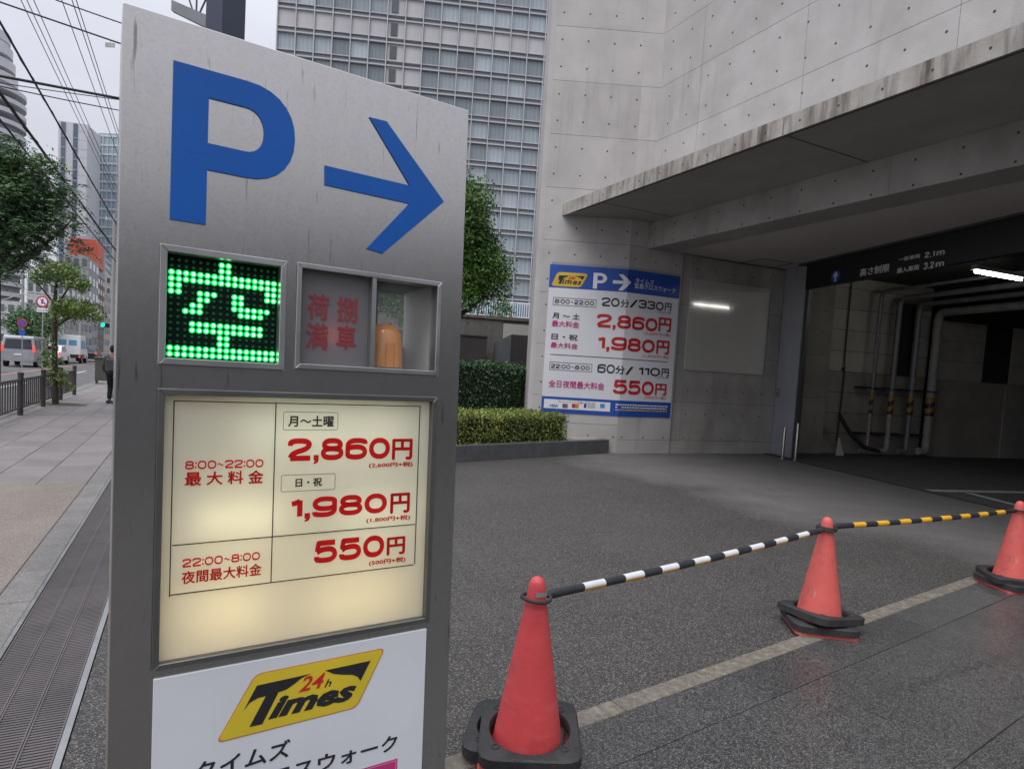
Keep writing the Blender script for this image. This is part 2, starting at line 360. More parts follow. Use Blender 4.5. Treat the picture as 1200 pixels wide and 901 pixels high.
# asphalt around sign and driveway: one sheet, wet and darker outside the canopy
def asphalt():
    m = bpy.data.materials.new('driveway_asphalt'); m.use_nodes = True; nt = m.node_tree; N = nt.nodes; L = nt.links; b = N['Principled BSDF']
    tc = N.new('ShaderNodeTexCoord'); P = tc.outputs['Object']
    def noise(s, d=4, r=.55):
        x = N.new('ShaderNodeTexNoise'); x.inputs['Scale'].default_value = s; x.inputs['Detail'].default_value = d; x.inputs['Roughness'].default_value = r
        L.new(P, x.inputs['Vector']); return x.outputs[0]
    def mr(v, a, bb, c, d):
        x = N.new('ShaderNodeMapRange'); L.new(v, x.inputs[0]); [setattr(x.inputs[i + 1], 'default_value', q) for i, q in enumerate((a, bb, c, d))]; return x.outputs[0]
    def mix(f, a, bb):
        x = N.new('ShaderNodeMix'); x.data_type = 'RGBA'; L.new(f, x.inputs[0])
        for s_, v in ((6, a), (7, bb)):
            if isinstance(v, tuple): x.inputs[s_].default_value = (*v, 1)
            else: L.new(v, x.inputs[s_])
        return x.outputs[2]
    def math_(op, a, bb):
        x = N.new('ShaderNodeMath'); x.operation = op
        for i, v in enumerate((a, bb)):
            if isinstance(v, (int, float)): x.inputs[i].default_value = v
            else: L.new(v, x.inputs[i])
        return x.outputs[0]
    # distance inside the dry line (under the canopy), metres
    dt = N.new('ShaderNodeVectorMath'); dt.operation = 'DOT_PRODUCT'; L.new(P, dt.inputs[0])
    dt.inputs[1].default_value = (.887, .462, 0)
    ln = Vector((1.75, 10.1, 0)).dot(Vector((.887, .462, 0)))
    d = math_('SUBTRACT', dt.outputs['Value'], ln)
    d = math_('ADD', d, mr(noise(.55, 3), .3, .7, -.55, .55)); d = math_('ADD', d, mr(noise(6, 4), .3, .7, -.10, .10))
    dry = mr(d, -.35, .60, 0, .85)
    v = N.new('ShaderNodeTexVoronoi'); v.inputs['Scale'].default_value = 190; L.new(P, v.inputs['Vector'])
    s = N.new('ShaderNodeSeparateColor'); L.new(v.outputs['Color'], s.inputs[0])
    wet = mix(mr(noise(1.1), .35, .65, 0, 1), (.047, .043, .039), (.032, .029, .027))
    wet = mix(mr(noise(.38, 6, .65), .50, .64, 0, .55), wet, (.030, .028, .027)); wet = mix(mr(noise(2.6, 5, .6), .58, .72, 0, .5), wet, (.075, .071, .066))
    wet = mix(mr(s.outputs[0], .6, 1, 0, .7), wet, (.30, .28, .25)); wet = mix(mr(s.outputs[1], .55, 1, 0, .75), wet, (.014, .014, .014))
    dr = mix(mr(noise(1.6), .35, .65, 0, 1), (.165, .158, .150), (.13, .124, .118))
    dr = mix(mr(s.outputs[0], .6, 1, 0, .4), dr, (.26, .25, .24)); dr = mix(mr(s.outputs[1], .6, 1, 0, .35), dr, (.07, .07, .07))
    L.new(mix(dry, wet, dr), b.inputs['Base Color'])
    L.new(mr(dry, 0, 1, .62, .9), b.inputs['Roughness'])
    bp = N.new('ShaderNodeBump'); bp.inputs['Strength'].default_value = .55; bp.inputs['Distance'].default_value = .006
    L.new(v.outputs['Distance'], bp.inputs['Height']); L.new(bp.outputs[0], b.inputs['Normal'])
    return m
ASPH = asphalt()
KZ = dirv(54.75); KN = Vector((KZ.y, -KZ.x, 0))        # kerb direction and its normal towards the viewer
K0 = G(681, 835)
def plane_poly(name, pts, z, m):
    n = len(pts); vs = [(p.x, p.y, z) for p in pts] + [(p.x, p.y, z - .12) for p in pts]
    return tag(MB().add(vs, [tuple(range(n))] + [(i, n + i, n + (i + 1) % n, (i + 1) % n) for i in range(n)]).build(name, m), kind='structure')
far = K0 + KZ * 14
plane_poly('driveway', [SP(-8, -.03), SP(40, -.03), SP(40, -40), SP(-14, -40), SP(-8, -20)], 0, ASPH)

# granite pavement on the right, laid as slabs beside a kerb of long stones
GRAN = mat('wet_granite', (.042, .041, .039), (.029, .029, .028), rough=.37, scale=1.2, speck=(.30, .30, .285), sscale=240, samt=.6, bump=.12, bscale=160, rvar=.08, spec=.6)
bedM = frame(Vector((K0.x, K0.y, 0)), 54.75)          # x along the kerb, -y towards the viewer
bed = tag(MB().box(-1.6, 9, -7, 0, .003, .006).build('granite_pavement', JOINT, None, bedM), kind='structure')
ks = tag(MB().box(-3.4, 9.0, -.002, .002, .001, .0035).build('kerb_line', JOINT, None, bedM), kind='structure')
x = -1.62
while x < 8.6:
    L_ = .60
    MB().bbox(x + .003, x + L_ - .003, -.104, -.002, .006, .016, .003).build('kerb_stone', STONE, ks, I4)
    x += L_
rows = [(-.106, -.37)] + [(-.37 - .70 * k, -1.07 - .70 * k) for k in range(8)]
n = 0
for j, (ya, yb) in enumerate(rows):
    Ls = .60; x = -1.8 + (.3 if j % 2 == 0 else 0)
    while x < 7.4:
        if x + Ls > -1.6 and n < 180:
            MB().bbox(max(x, -1.6) + .0012, x + Ls - .0012, yb + .0022, ya - .0022, .006, .0155 + random.uniform(-.0006, .0006), .0015).build('paving_slab', GRAN, bed, I4); n += 1
        x += Ls

# left: drain grating, border stones, brown concrete and pavement slabs
DG = mat('drain_grating_plastic', (.115, .102, .102), (.08, .072, .072), rough=.6, scale=3, rvar=.1)
dr = tag(empty('drain_grating', SM, 'long slotted drain grating running along the pavement beside the steel sign', 'drain grating'))
MB().box(-2, 26, 0, .36, -.06, -.03).build('channel', JOINT, dr, I4)
MB().box(-2, 26, -.025, 0.0, -.06, .004).build('edge_rail', STEELF, dr, I4)
MB().box(-2, 26, .36, .38, -.06, .004).build('edge_rail', STEELF, dr, I4)
a = -1.0; k = 0
tmpl = MB()
for cidx in range(3):
    y0 = .004 + cidx * .118
    tmpl.box(0, .996, y0, y0 + .006, -.03, .0); tmpl.box(0, .996, y0 + .108, y0 + .114, -.03, .002)
    i = 0
    while i * .02 < .99:
        tmpl.box(i * .02, i * .02 + .011, y0 + .006, y0 + .108, -.025, -.001); i += 1
gp = tmpl.build('grate_panel', DG, dr, Matrix.Translation((a, 0, 0)))
for k in range(1, 22):
    o = gp.copy(); COL.objects.link(o); o.parent = dr; o.matrix_local = Matrix.Translation((a + k, 0, random.uniform(-.001, .001)))
sw = smb('pavement', -9, 60, .38, 3.05, -.13, -.008, JOINT, kind='structure')
BORD = mat('border_stone', (.18, .172, .16), (.135, .128, .12), rough=.85, scale=4, bump=.4, bscale=60, rvar=.1, speck=(.34, .33, .31), sscale=140, samt=.4)
BRN = mat('brown_concrete', (.205, .175, .145), (.165, .14, .12), rough=.9, scale=2, bump=.4, bscale=80, speck=(.36, .32, .28), sscale=130, samt=.5)
PAVE = mat('pavement_slab', (.205, .185, .18), (.165, .148, .145), rough=.8, scale=2.5, bump=.25, bscale=90, rvar=.10, speck=(.28, .26, .25), sscale=140, samt=.4)
for k in range(-2, 34):
    MB().bbox(k * .6 + .003, k * .6 + .597, .384, .56, -.01, random.uniform(-.001, .002), .004).build('border_stone', BORD, sw, I4)
brown_end = (G(94, 566) - SO).dot(ST)
MB().bbox(-9, brown_end - .004, .566, 3.0, -.01, 0, .004).build('concrete_strip', BRN, sw, I4)
n = 0; rest = MB(); x = brown_end; j = 0
while x < 58:
    y = .566
    while y < 2.6:
        y2 = min(y + .45, 2.75)
        if n < 240: MB().bbox(x + .003, x + .597, y + .003, y2 - .003, -.01, random.uniform(-.001, .0015), .003).build('paving_slab', PAVE, sw, I4); n += 1
        else: rest.box(x + .003, x + .597, y + .003, y2 - .003, -.01, 0)
        y = y2
    x += .6
o = rest.build('paving_slab', PAVE, sw, I4); o['kind'] = 'stuff'
kb = MB()
tag(smb('road_kerb', -9, 60, 2.76, 3.08, -.13, -.003, JOINT), kind='structure')
kb = bpy.data.objects['road_kerb']
for k in range(-4, 50): MB().bbox(k * .9 + .004, k * .9 + .896, 2.76, 3.10, -.12, .004, .008).build('kerb_stone', BORD, kb, I4)

# ================================================================== THE SIGN PILLAR
d57 = dirv(57); nrm = Vector((d57.y, -d57.x, 0))
SGO = EYE + ray(136, 406) * 1.27
SLEAN = 2.3
Mtmp = frame(SGO, 57, SLEAN)
sx, sy, sz = Mtmp.col[0].to_3d(), Mtmp.col[1].to_3d(), Mtmp.col[2].to_3d()
base = SGO - sz * (SGO.z / sz.z)
SIGN = frame(base, 57, SLEAN)
VE = (SGO - base).dot(sz)              # height of the reference point up the face
def S(x, y):
    p = hit(x, y, base, sy) - base; return p.dot(sx), p.dot(sz)
def SD(x, y, d):
    o_ = base + sy * d; p = hit(x, y, o_, sy) - o_; return p.dot(sx), p.dot(sz)
def sbox(bl, tr): a = S(*bl); b = S(*tr); return a[0], b[0], a[1], b[1]
sign = empty('parking_sign', SIGN, 'tall brushed steel parking sign with lit price panel and green dot display', 'parking sign')
u1 = S(536, 500)[0]; vt = (S(141, 1)[1] + S(552, 130)[1]) / 2
u0 = (S(141, 1)[0] + S(130, 800)[0]) / 2
DEP = .24
LED = (S(185.2, 400)[0], S(333, 420)[0], S(250, 429)[1], S(250, 294)[1])
WIN = (S(345.5, 400)[0], S(514.5, 400)[0], S(430, 435.5)[1], S(430, 318.5)[1])
PAN = (S(181.5, 600)[0], S(506.5, 600)[0], S(183, 784.5)[1], S(183.5, 454.5)[1])
LOW = (S(179, 820)[0], S(498.5, 760)[0], .12, S(179, 795)[1])
def holed(us, vs, holes, y0, y1):
    us = sorted(set(us)); vs = sorted(set(vs)); mb = MB()
    idx = {}
    def V(i, j, k):
        if (i, j, k) not in idx: idx[(i, j, k)] = len(mb.v); mb.v.append((us[i], (y0, y1)[k], vs[j]))
        return idx[(i, j, k)]
    def solid(i, j):
        if i < 0 or j < 0 or i >= len(us) - 1 or j >= len(vs) - 1: return False
        cu, cv = (us[i] + us[i + 1]) / 2, (vs[j] + vs[j + 1]) / 2
        return not any(h[0] < cu < h[1] and h[2] < cv < h[3] for h in holes)
    for i in range(len(us) - 1):
        for j in range(len(vs) - 1):
            if not solid(i, j): continue
            mb.f.append((V(i, j, 0), V(i + 1, j, 0), V(i + 1, j + 1, 0), V(i, j + 1, 0)))
            mb.f.append((V(i, j, 1), V(i, j + 1, 1), V(i + 1, j + 1, 1), V(i + 1, j, 1)))
            if not solid(i - 1, j): mb.f.append((V(i, j, 0), V(i, j + 1, 0), V(i, j + 1, 1), V(i, j, 1)))
            if not solid(i + 1, j): mb.f.append((V(i + 1, j, 0), V(i + 1, j, 1), V(i + 1, j + 1, 1), V(i + 1, j + 1, 0)))
            if not solid(i, j - 1): mb.f.append((V(i, j, 0), V(i, j, 1), V(i + 1, j, 1), V(i + 1, j, 0)))
            if not solid(i, j + 1): mb.f.append((V(i, j + 1, 0), V(i + 1, j + 1, 0), V(i + 1, j + 1, 1), V(i, j + 1, 1)))
    return mb
hs_ = [LED, WIN, PAN]
mb = holed([u0, u1] + [h[i] for h in hs_ for i in (0, 1)], [0, vt] + [h[i] for h in hs_ for i in (2, 3)], hs_, 0, DEP)
body = mb.build('body', STEEL, sign, I4)
bv = body.modifiers.new('bevel', 'BEVEL'); bv.width = .003; bv.segments = 2; bv.limit_method = 'ANGLE'
def frame4(name, h, w, y0, y1, m, parent, c=0):
    x0, x1, z0, z1 = h; mb = MB()
    o = [(x0, z0), (x1, z0), (x1, z1), (x0, z1)]; i = [(x0 + w, z0 + w), (x1 - w, z0 + w), (x1 - w, z1 - w), (x0 + w, z1 - w)]
    for k in range(4):
        a, b = o[k], o[(k + 1) % 4]; c_, d = i[(k + 1) % 4], i[k]
        g_ = .0004
        mb.prism([a, b, c_, d], y0, y1)
    ob = mb.build(name, m, parent, I4)
    b_ = ob.modifiers.new('bevel', 'BEVEL'); b_.width = .0012; b_.segments = 1; b_.limit_method = 'ANGLE'
    return ob
# P
pu0, pu1 = S(201, 165)[0], S(345.5, 160)[0]; pus = S(242, 220)[0]; pi1 = S(309, 158)[0]; pis = S(244, 140)[0]
pv = [S(203, 71)[1], S(245, 115)[1], S(244, 168)[1], S(243, 199)[1], S(220, 260)[1]]
def bowl(uc, ur, za, zb, n=14):        # from top to bottom
    zc = (za + zb) / 2; rz = (za - zb) / 2
    return [(uc + (ur - uc) * abs(math.sin(t)) ** .9, zc + rz * (1 if math.cos(t) > 0 else -1) * abs(math.cos(t)) ** .9) for t in [PI * k / n for k in range(n + 1)]]
uc = pus + (pu1 - pus) * .42; uci = uc - .002
outer = bowl(uc, pu1, pv[0], pv[3]); inner = bowl(uci, pi1, pv[1], pv[2])
ol = [(pus, pv[0])] + outer + [(pus, pv[3])]; il = [(pus, pv[1])] + inner + [(pus, pv[2])]
mb = MB(); n = len(ol); yb, yf = .0, -.0035
V0 = [(a, yf, b) for a, b in ol] + [(a, yf, b) for a, b in il] + [(a, yb, b) for a, b in ol] + [(a, yb, b) for a, b in il]
F0 = [(i, i + 1, n + i + 1, n + i) for i in range(n - 1)] + [(i, i + 1, 2 * n + i + 1, 2 * n + i) for i in range(n - 1)] + [(n + i, n + i + 1, 3 * n + i + 1, 3 * n + i) for i in range(n - 1)]
mb.add(V0, F0); mb.box(pu0, pus, yf, yb, pv[4], pv[0])
mb.build('letter', BLUE, sign, I4)
arrow = [(380.3, 194), (480, 217.6), (432.5, 137.4), (452.6, 142.5), (519.7, 236.5), (448, 297), (429, 291), (479.2, 238.5), (380.3, 216.7)]
MB().prism([S(*p) for p in arrow], -.0035, 0).build('arrow', BLUE, sign, I4)

# dot display
led = MB().box(LED[0] + .001, LED[1] - .001, .027, .16, LED[2] + .001, LED[3] - .001).build('dot_display', flat('display_black', (.003, .014, .008), .5, spec=.1), sign, I4)
frame4('display_frame', LED, .0135, -.006, .026, STEELF, sign)
rowsL = ['.......##.......', '.......##.......', '################', '################', '##............##', '##..###..##...##',
         '....##...##.....', '...##....######.', '..###.....####..', '................', '...###########..', '...###########..',
         '.......##.......', '.......##.......', '################', '################']
lx0, lx1 = SD(200.3, 350, .026)[0], SD(320.5, 350, .026)[0]; lz1, lz0 = SD(262, 311, .026)[1], SD(260, 417.5, .026)[1]
dots = MB(); dim = MB(); rr = .0033
for j, row in enumerate(rowsL):
    for i, ch in enumerate(row):
        cx = lx0 + (lx1 - lx0) * i / 15; cz = lz1 + (lz0 - lz1) * j / 15
        (dots if ch == '#' else dim).prism([(cx + rr * math.cos(PI / 3 * k), cz + rr * math.sin(PI / 3 * k)) for k in range(6)], .0240, .028)
def halo():
    m = bpy.data.materials.new('led_lens_bright'); m.use_nodes = True; b = m.node_tree.nodes['Principled BSDF']
    b.inputs['Base Color'].default_value = (.2, .9, .5, 1); b.inputs['Emission Color'].default_value = (.50, 1, .72, 1); b.inputs['Emission Strength'].default_value = 4.0
    return m
tag(dots.build('lit_dot', halo(), led, I4), kind='stuff')
tag(dim.build('unlit_dot', flat('led_lens_off', (.01, .05, .025), .3, emit=(0, .5, .15), estr=.05), led, I4), kind='stuff')  # faint green emission put into the unlit dots
# green glow around each lit diode, put in as emissive discs behind it
ring = MB(); r2 = .0066
for j, row in enumerate(rowsL):
    for i, ch in enumerate(row):
        if ch == '#':
            cx = lx0 + (lx1 - lx0) * i / 15; cz = lz1 + (lz0 - lz1) * j / 15
            ring.prism([(cx + r2 * math.cos(PI / 4 * k), cz + r2 * math.sin(PI / 4 * k)) for k in range(8)], .0250, .0275)
tag(ring.build('lens_ring', flat('led_glow_green', (.0, .35, .08), .3, emit=(0, .62, .07), estr=1.6), led, I4), kind='stuff')

# window with frosted text pane and amber beacon
frame4('window_frame', WIN, .0115, -.006, .034, STEELF, sign)
wl, wr = S(436.7, 420)[0], S(444, 390)[0]
umid = S(436.5, 390)[0]
MB().box(umid - .0055, umid + .0055, -.004, .03, WIN[2] + .0117, WIN[3] - .0117).build('mullion', STEELF, sign, I4)
FROST = mat('frosted_pane', (.20, .20, .205), (.165, .165, .17), rough=.35, scale=2)
_t = FROST.node_tree; _p = _t.nodes['Principled BSDF']; _x = _t.nodes.new('ShaderNodeMixShader'); _x.inputs[0].default_value = .3; _tr = _t.nodes.new('ShaderNodeBsdfTranslucent'); _tr.inputs[0].default_value = (.8, .8, .8, 1)
_t.links.new(_p.outputs[0], _x.inputs[1]); _t.links.new(_tr.outputs[0], _x.inputs[2]); _t.links.new(_x.outputs[0], _t.nodes['Material Output'].inputs[0])
_c = S(393, 391); MB().lathe([(.001, -.006), (.006, -.004), (.007, 0), (.006, .004), (.001, .006)], 10, (_c[0], .045, _c[1])).build('red_lamp', flat('red_bulb', (.5, .05, .05), .4, emit=(1, .03, .05), estr=26), sign, I4)
fp = MB().box(WIN[0] + .012, umid - .006, .018, .026, WIN[2] + .012, WIN[3] - .012).build('frosted_pane', FROST, sign, I4)
for s_, bl, tr in (('荷', (362, 372), (389, 345)), ('捌', (397, 375.6), (422, 348.6)), ('満', (360.5, 407.4), (387.5, 378.6)), ('車', (396.5, 408), (420.5, 381))):
    letter('character', ctext(s_, .018), sbox(bl, tr), REDD, fp, .017)
gl = mat('clear_glass', (.9, .9, .9), rough=.03, trans=1, scale=1)
GLA = bpy.data.materials.new('window_glass'); GLA.use_nodes = True
_b = GLA.node_tree.nodes['Principled BSDF']; _b.inputs['Base Color'].default_value = (.9, .95, .92, 1); _b.inputs['Roughness'].default_value = .05; _b.inputs['Alpha'].default_value = .05
MB().box(umid + .006, WIN[1] - .012, .018, .022, WIN[2] + .012, WIN[3] - .012).build('pane', GLA, sign, I4)
# compartment behind: side lining, back wall with a window through to the tree
lin = MB(); wz0, wz1 = WIN[2], WIN[3]
lin.box(WIN[1] - .004, WIN[1] - .001, .03, DEP - .012, wz0 + .001, wz1 - .001)
lin.build('side_lining', GREYB, sign, I4)
MB().box(umid - .004, umid + .003, .03, DEP - .012, wz0 + .001, wz1 - .001).box(umid + .004, WIN[1] - .005, .03, DEP - .013, wz0 + .0008, wz0 + .003).box(umid + .004, WIN[1] - .005, .03, DEP - .013, wz1 - .004, wz1 - .0012).build('lining', DARKM, sign, I4)  # dark linings; top strip added to darken the compartment
bx = (umid + .004, WIN[1] - .002)
bh = (max(umid + .008, SD(441, 360, DEP)[0]), SD(479, 360, DEP)[0], max(wz0 + .01, SD(460, 405, DEP)[1]), SD(460, 344, DEP)[1])
holed([bx[0], bx[1], bh[0], bh[1]], [wz0 + .001, wz1 - .001, bh[2], bh[3]], [bh], DEP - .012, DEP - .002).build('back_wall', DARKM, sign, I4)
MB().box(bh[0], bh[1], DEP - .008, DEP - .006, bh[2], bh[3]).build('back_pane', GLA, sign, I4)
bea = empty('warning_beacon', SIGN, 'amber rotating warning beacon behind the small window of the steel sign', 'beacon')
bc = S(459, 432); bw = (S(480.5, 410)[0] - S(437.5, 410)[0]) / 2 * 1.02; bz0 = wz0 + .004
AMB = bpy.data.materials.new('amber_lens'); AMB.use_nodes = True; _t = AMB.node_tree; _t.nodes.remove(_t.nodes['Principled BSDF'])
_a = _t.nodes.new('ShaderNodeBsdfTransparent'); _a.inputs[0].default_value = (.95, .42, .05, 1)
_d = _t.nodes.new('ShaderNodeBsdfDiffuse'); _d.inputs[0].default_value = (1, .36, .008, 1)
_g = _t.nodes.new('ShaderNodeBsdfGlossy'); _g.inputs['Roughness'].default_value = .08
_f = _t.nodes.new('ShaderNodeValue'); _f.outputs[0].default_value = .06; _m1 = _t.nodes.new('ShaderNodeMixShader'); _m1.inputs[0].default_value = .5; _m2 = _t.nodes.new('ShaderNodeMixShader')
_t.links.new(_a.outputs[0], _m1.inputs[1]); _t.links.new(_d.outputs[0], _m1.inputs[2]); _t.links.new(_f.outputs[0], _m2.inputs[0])
_t.links.new(_m1.outputs[0], _m2.inputs[1]); _t.links.new(_g.outputs[0], _m2.inputs[2]); _t.links.new(_m2.outputs[0], _t.nodes['Material Output'].inputs[0])
bcx = (S(437.5, 410)[0] + S(480.5, 410)[0]) / 2 + .008; bcy = .08; bH = S(459, 380)[1] - wz0 + .004
prof = [(bw, .012), (bw * .99, .02), (bw * .95, bH * .62), (bw * .86, bH * .82), (bw * .6, bH * .96), (bw * .2, bH), (.0005, bH)]
MB().lathe(prof, 28, (bcx, bcy, bz0)).build('lens', AMB, bea, I4, smooth=True)
MB().lathe([(bw * .45, .01), (bw * .45, bH * .2), (bw * .12, bH * .22), (bw * .12, bH * .5), (bw * .3, bH * .55), (bw * .3, bH * .7), (.001, bH * .72)], 16, (bcx, bcy, bz0)).build('bulb_holder', flat('brass', (.5, .3, .08), .3, metal=.6), bea, I4, smooth=True)
MB().prism([(bcx - bw * .7, bz0 + bH * .25), (bcx + bw * .5, bz0 + bH * .25), (bcx + bw * .6, bz0 + bH * .45), (bcx - bw * .2, bz0 + bH * .8)], bcy + .012, bcy + .015).build('reflector', flat('mirror', (.8, .6, .2), .1, metal=1), bea, I4)
for k in range(14):
    _a1 = 2 * PI * k / 14; MB().tube([(bcx + bw * 1.0 * math.cos(_a1), bcy + bw * 1.0 * math.sin(_a1), bz0 + .015), (bcx + bw * .965 * math.cos(_a1), bcy + bw * .965 * math.sin(_a1), bz0 + bH * .60)], .0013, 5).build('lens_rib', flat('rib_amber', (.42, .12, .005), .2), bea, I4)
MB().lathe([(bw * 1.05, 0), (bw * 1.05, .012), (bw * .9, .014)], 24, (bcx, bcy, bz0)).build('base', BLACKR, bea, I4, smooth=True)

# lit price panel: warm lamps behind a translucent sheet
pi = (PAN[0] + .013, PAN[1] - .013, PAN[2] + .013, PAN[3] - .013)
frame4('panel_frame', PAN, .013, -.008, .03, mat('dark_steel_frame', (.20, .20, .19), rough=.35, metal=.8, scale=5), sign)
TRL = bpy.data.materials.new('translucent_sheet'); TRL.use_nodes = True; tn = TRL.node_tree; tn.nodes.remove(tn.nodes['Principled BSDF'])
t1 = tn.nodes.new('ShaderNodeBsdfTranslucent'); t1.inputs[0].default_value = (.88, .86, .80, 1)
t2 = tn.nodes.new('ShaderNodeBsdfPrincipled'); t2.inputs['Base Color'].default_value = (.66, .65, .60, 1); t2.inputs['Roughness'].default_value = .3
tm = tn.nodes.new('ShaderNodeMixShader'); tm.inputs[0].default_value = .42
tn.links.new(t1.outputs[0], tm.inputs[1]); tn.links.new(t2.outputs[0], tm.inputs[2]); tn.links.new(tm.outputs[0], tn.nodes['Material Output'].inputs[0])
pz = pi[2]; ph = pi[3] - pi[2]; pw = pi[1] - pi[0]
psh = MB().box(pi[0] + .0005, pi[1] - .0005, .010, .013, pi[2] + .0005, pi[3] - .0005).build('price_panel', TRL, sign, I4)
MB().box(PAN[0] + .001, PAN[1] - .001, DEP - .03, DEP - .004, PAN[2] + .001, PAN[3] - .001).build('light_box', flat('light_box_white', (.75, .73, .68), .7), sign, I4)
def tube_lamp(x0, x1, z, col, st, d=.085):
    m = flat('lamp_%.2f_%.2f_%.2f' % (x0, col[2], z), (.9, .9, .9), .5, emit=col, estr=st)
    MB().tube([(x0, d, z), (x1, d, z)], .010, 8).build('lamp_tube', m, sign, I4)
tube_lamp(pi[0] + pw * .08, pi[0] + pw * .36, pz + ph * .15, (1, .80, .42), 13, .10)
tube_lamp(pi[0] + pw * .52, pi[0] + pw * .90, pz + ph * .13, (1, .80, .40), 10.5, .10)
tube_lamp(pi[0] + pw * .10, pi[0] + pw * .40, pz + ph * .52, (1, .95, .64), 8.0, .07)
tube_lamp(pi[0] + pw * .62, pi[0] + pw * .95, pz + ph * .50, (.96, .98, .74), 5.4, .08)
tube_lamp(pi[0] + pw * .25, pi[0] + pw * .90, pz + ph * .86, (.93, 1, .80), 5.4, .08)
# rules
rl = MB(); Y0, Y1 = .0085, .0098
def rule(p, q, t=.0022, y=Y0):
    a, b = S(*p), S(*q)
    if abs(a[0] - b[0]) < abs(a[1] - b[1]): u = (a[0] + b[0]) / 2; rl.box(u - t / 2, u + t / 2, y, Y1, min(a[1], b[1]) - t / 2, max(a[1], b[1]) + t / 2)
    else: v = (a[1] + b[1]) / 2; rl.box(min(a[0], b[0]), max(a[0], b[0]), y - .0002, Y1 - .0002, v - t / 2, v + t / 2)
rule((204, 469.5), (494.8, 475.7)); rule((200, 699.6), (486.4, 660.7)); rule((203.5, 470), (200, 699.6)); rule((494.6, 476), (487, 660.7))
rule((324.8, 472.6), (318.3, 681.8)); rule((202.3, 640.8), (487.7, 613.5))
rl.build('rule_lines', BLACKP, psh, I4)
def outline(name, h, t, y0, y1, m, parent, r=.004, fmap=None, M=None):
    o = roundrect(h[0], h[1], h[2], h[3], r); i = roundrect(h[0] + t, h[1] - t, h[2] + t, h[3] - t, max(r - t, .0005)); n = len(o)
    vs = [(a, y0, b) for a, b in o] + [(a, y0, b) for a, b in i]
    if fmap: vs = [fmap(*v) for v in vs]
    return MB().add(vs, [(k, (k + 1) % n, n + (k + 1) % n, n + k) for k in range(n)]).build(name, m, parent, M or I4, fix=False)
outline('text_outline', sbox((332.6, 503.7), (397.8, 482.9)), .0011, Y0, Y1, BLACKP, psh)
outline('text_outline', sbox((330, 576.8), (394.4, 554.4)), .0011, Y0, Y1, BLACKP, psh)
def ink(name, c):
    m = bpy.data.materials.new(name); m.use_nodes = True; t = m.node_tree; t.nodes.remove(t.nodes['Principled BSDF'])
    a = t.nodes.new('ShaderNodeBsdfTranslucent'); a.inputs[0].default_value = (*c, 1); b = t.nodes.new('ShaderNodeBsdfDiffuse'); b.inputs[0].default_value = (*c, 1)
    x = t.nodes.new('ShaderNodeMixShader'); x.inputs[0].default_value = .5; t.links.new(a.outputs[0], x.inputs[1]); t.links.new(b.outputs[0], x.inputs[2])
    t.links.new(x.outputs[0], t.nodes['Material Output'].inputs[0]); return m
REDI = ink('red_ink', (.66, .022, .025))
TI = dict(wd=1.25, w=.20, gap=.14)
for nm, T, bl, tr, m in (
    ('hours_text', digits('8:00~22:00', **TI), (217.2, 550.3), (309.9, 537.9), REDI),
    ('hours_text', digits('22:00~8:00', **TI), (214, 666), (305.8, 646.7), REDI),
    ('tariff_text', ctext('夜間最大料金', .022), (212.9, 685.6), (307.7, 660), REDI),
    ('weekday_text', ctext('月～土曜', .03), (338.5, 500), (392.9, 487.0), BLACKP),
    ('weekday_text', ctext('日・祝', .03), (347.2, 571), (378.9, 559.2), BLACKP),
    ('price_text', digits('2,860', 1.15, .24, .10), (337.9, 544.8), (459, 512.6), REDI),
    ('price_text', ctext('円', .03), (460.6, 539), (485.5, 513.7), REDI),
    ('price_text', digits('1,980', 1.15, .24, .10), (341.9, 613.1), (455.4, 577.5), REDI),
    ('price_text', ctext('円', .03), (458.5, 602.3), (482.4, 576.8), REDI),
    ('price_text', digits('550', 1.15, .24, .10), (369, 661.3), (452.3, 626.5), REDI),
    ('price_text', ctext('円', .03), (454.4, 651.4), (476.8, 628), REDI),
    ('tax_text', ctext('(2,600円+税)', .035), (433.6, 548.9), (485.5, 540.6), REDI),
    ('tax_text', ctext('(1,800円+税)', .035), (430.5, 613.8), (482.4, 602.8), REDI),
    ('tax_text', ctext('(500円+税)', .035), (433.6, 664.2), (477.1, 652.0), REDI)):
    letter(nm, T, sbox(bl, tr), m, psh, .0092)
cbx = sbox((216.6, 570), (309.9, 550.4)); cwid = cbx[1] - cbx[0]; cw = cwid * .205
for k, ch in enumerate('最大料金'):
    x0 = cbx[0] + k * (cwid - cw) / 3; letter('tariff_text', ctext(ch, .025), (x0, x0 + cw, cbx[2], cbx[3]), REDI, psh, .0092)

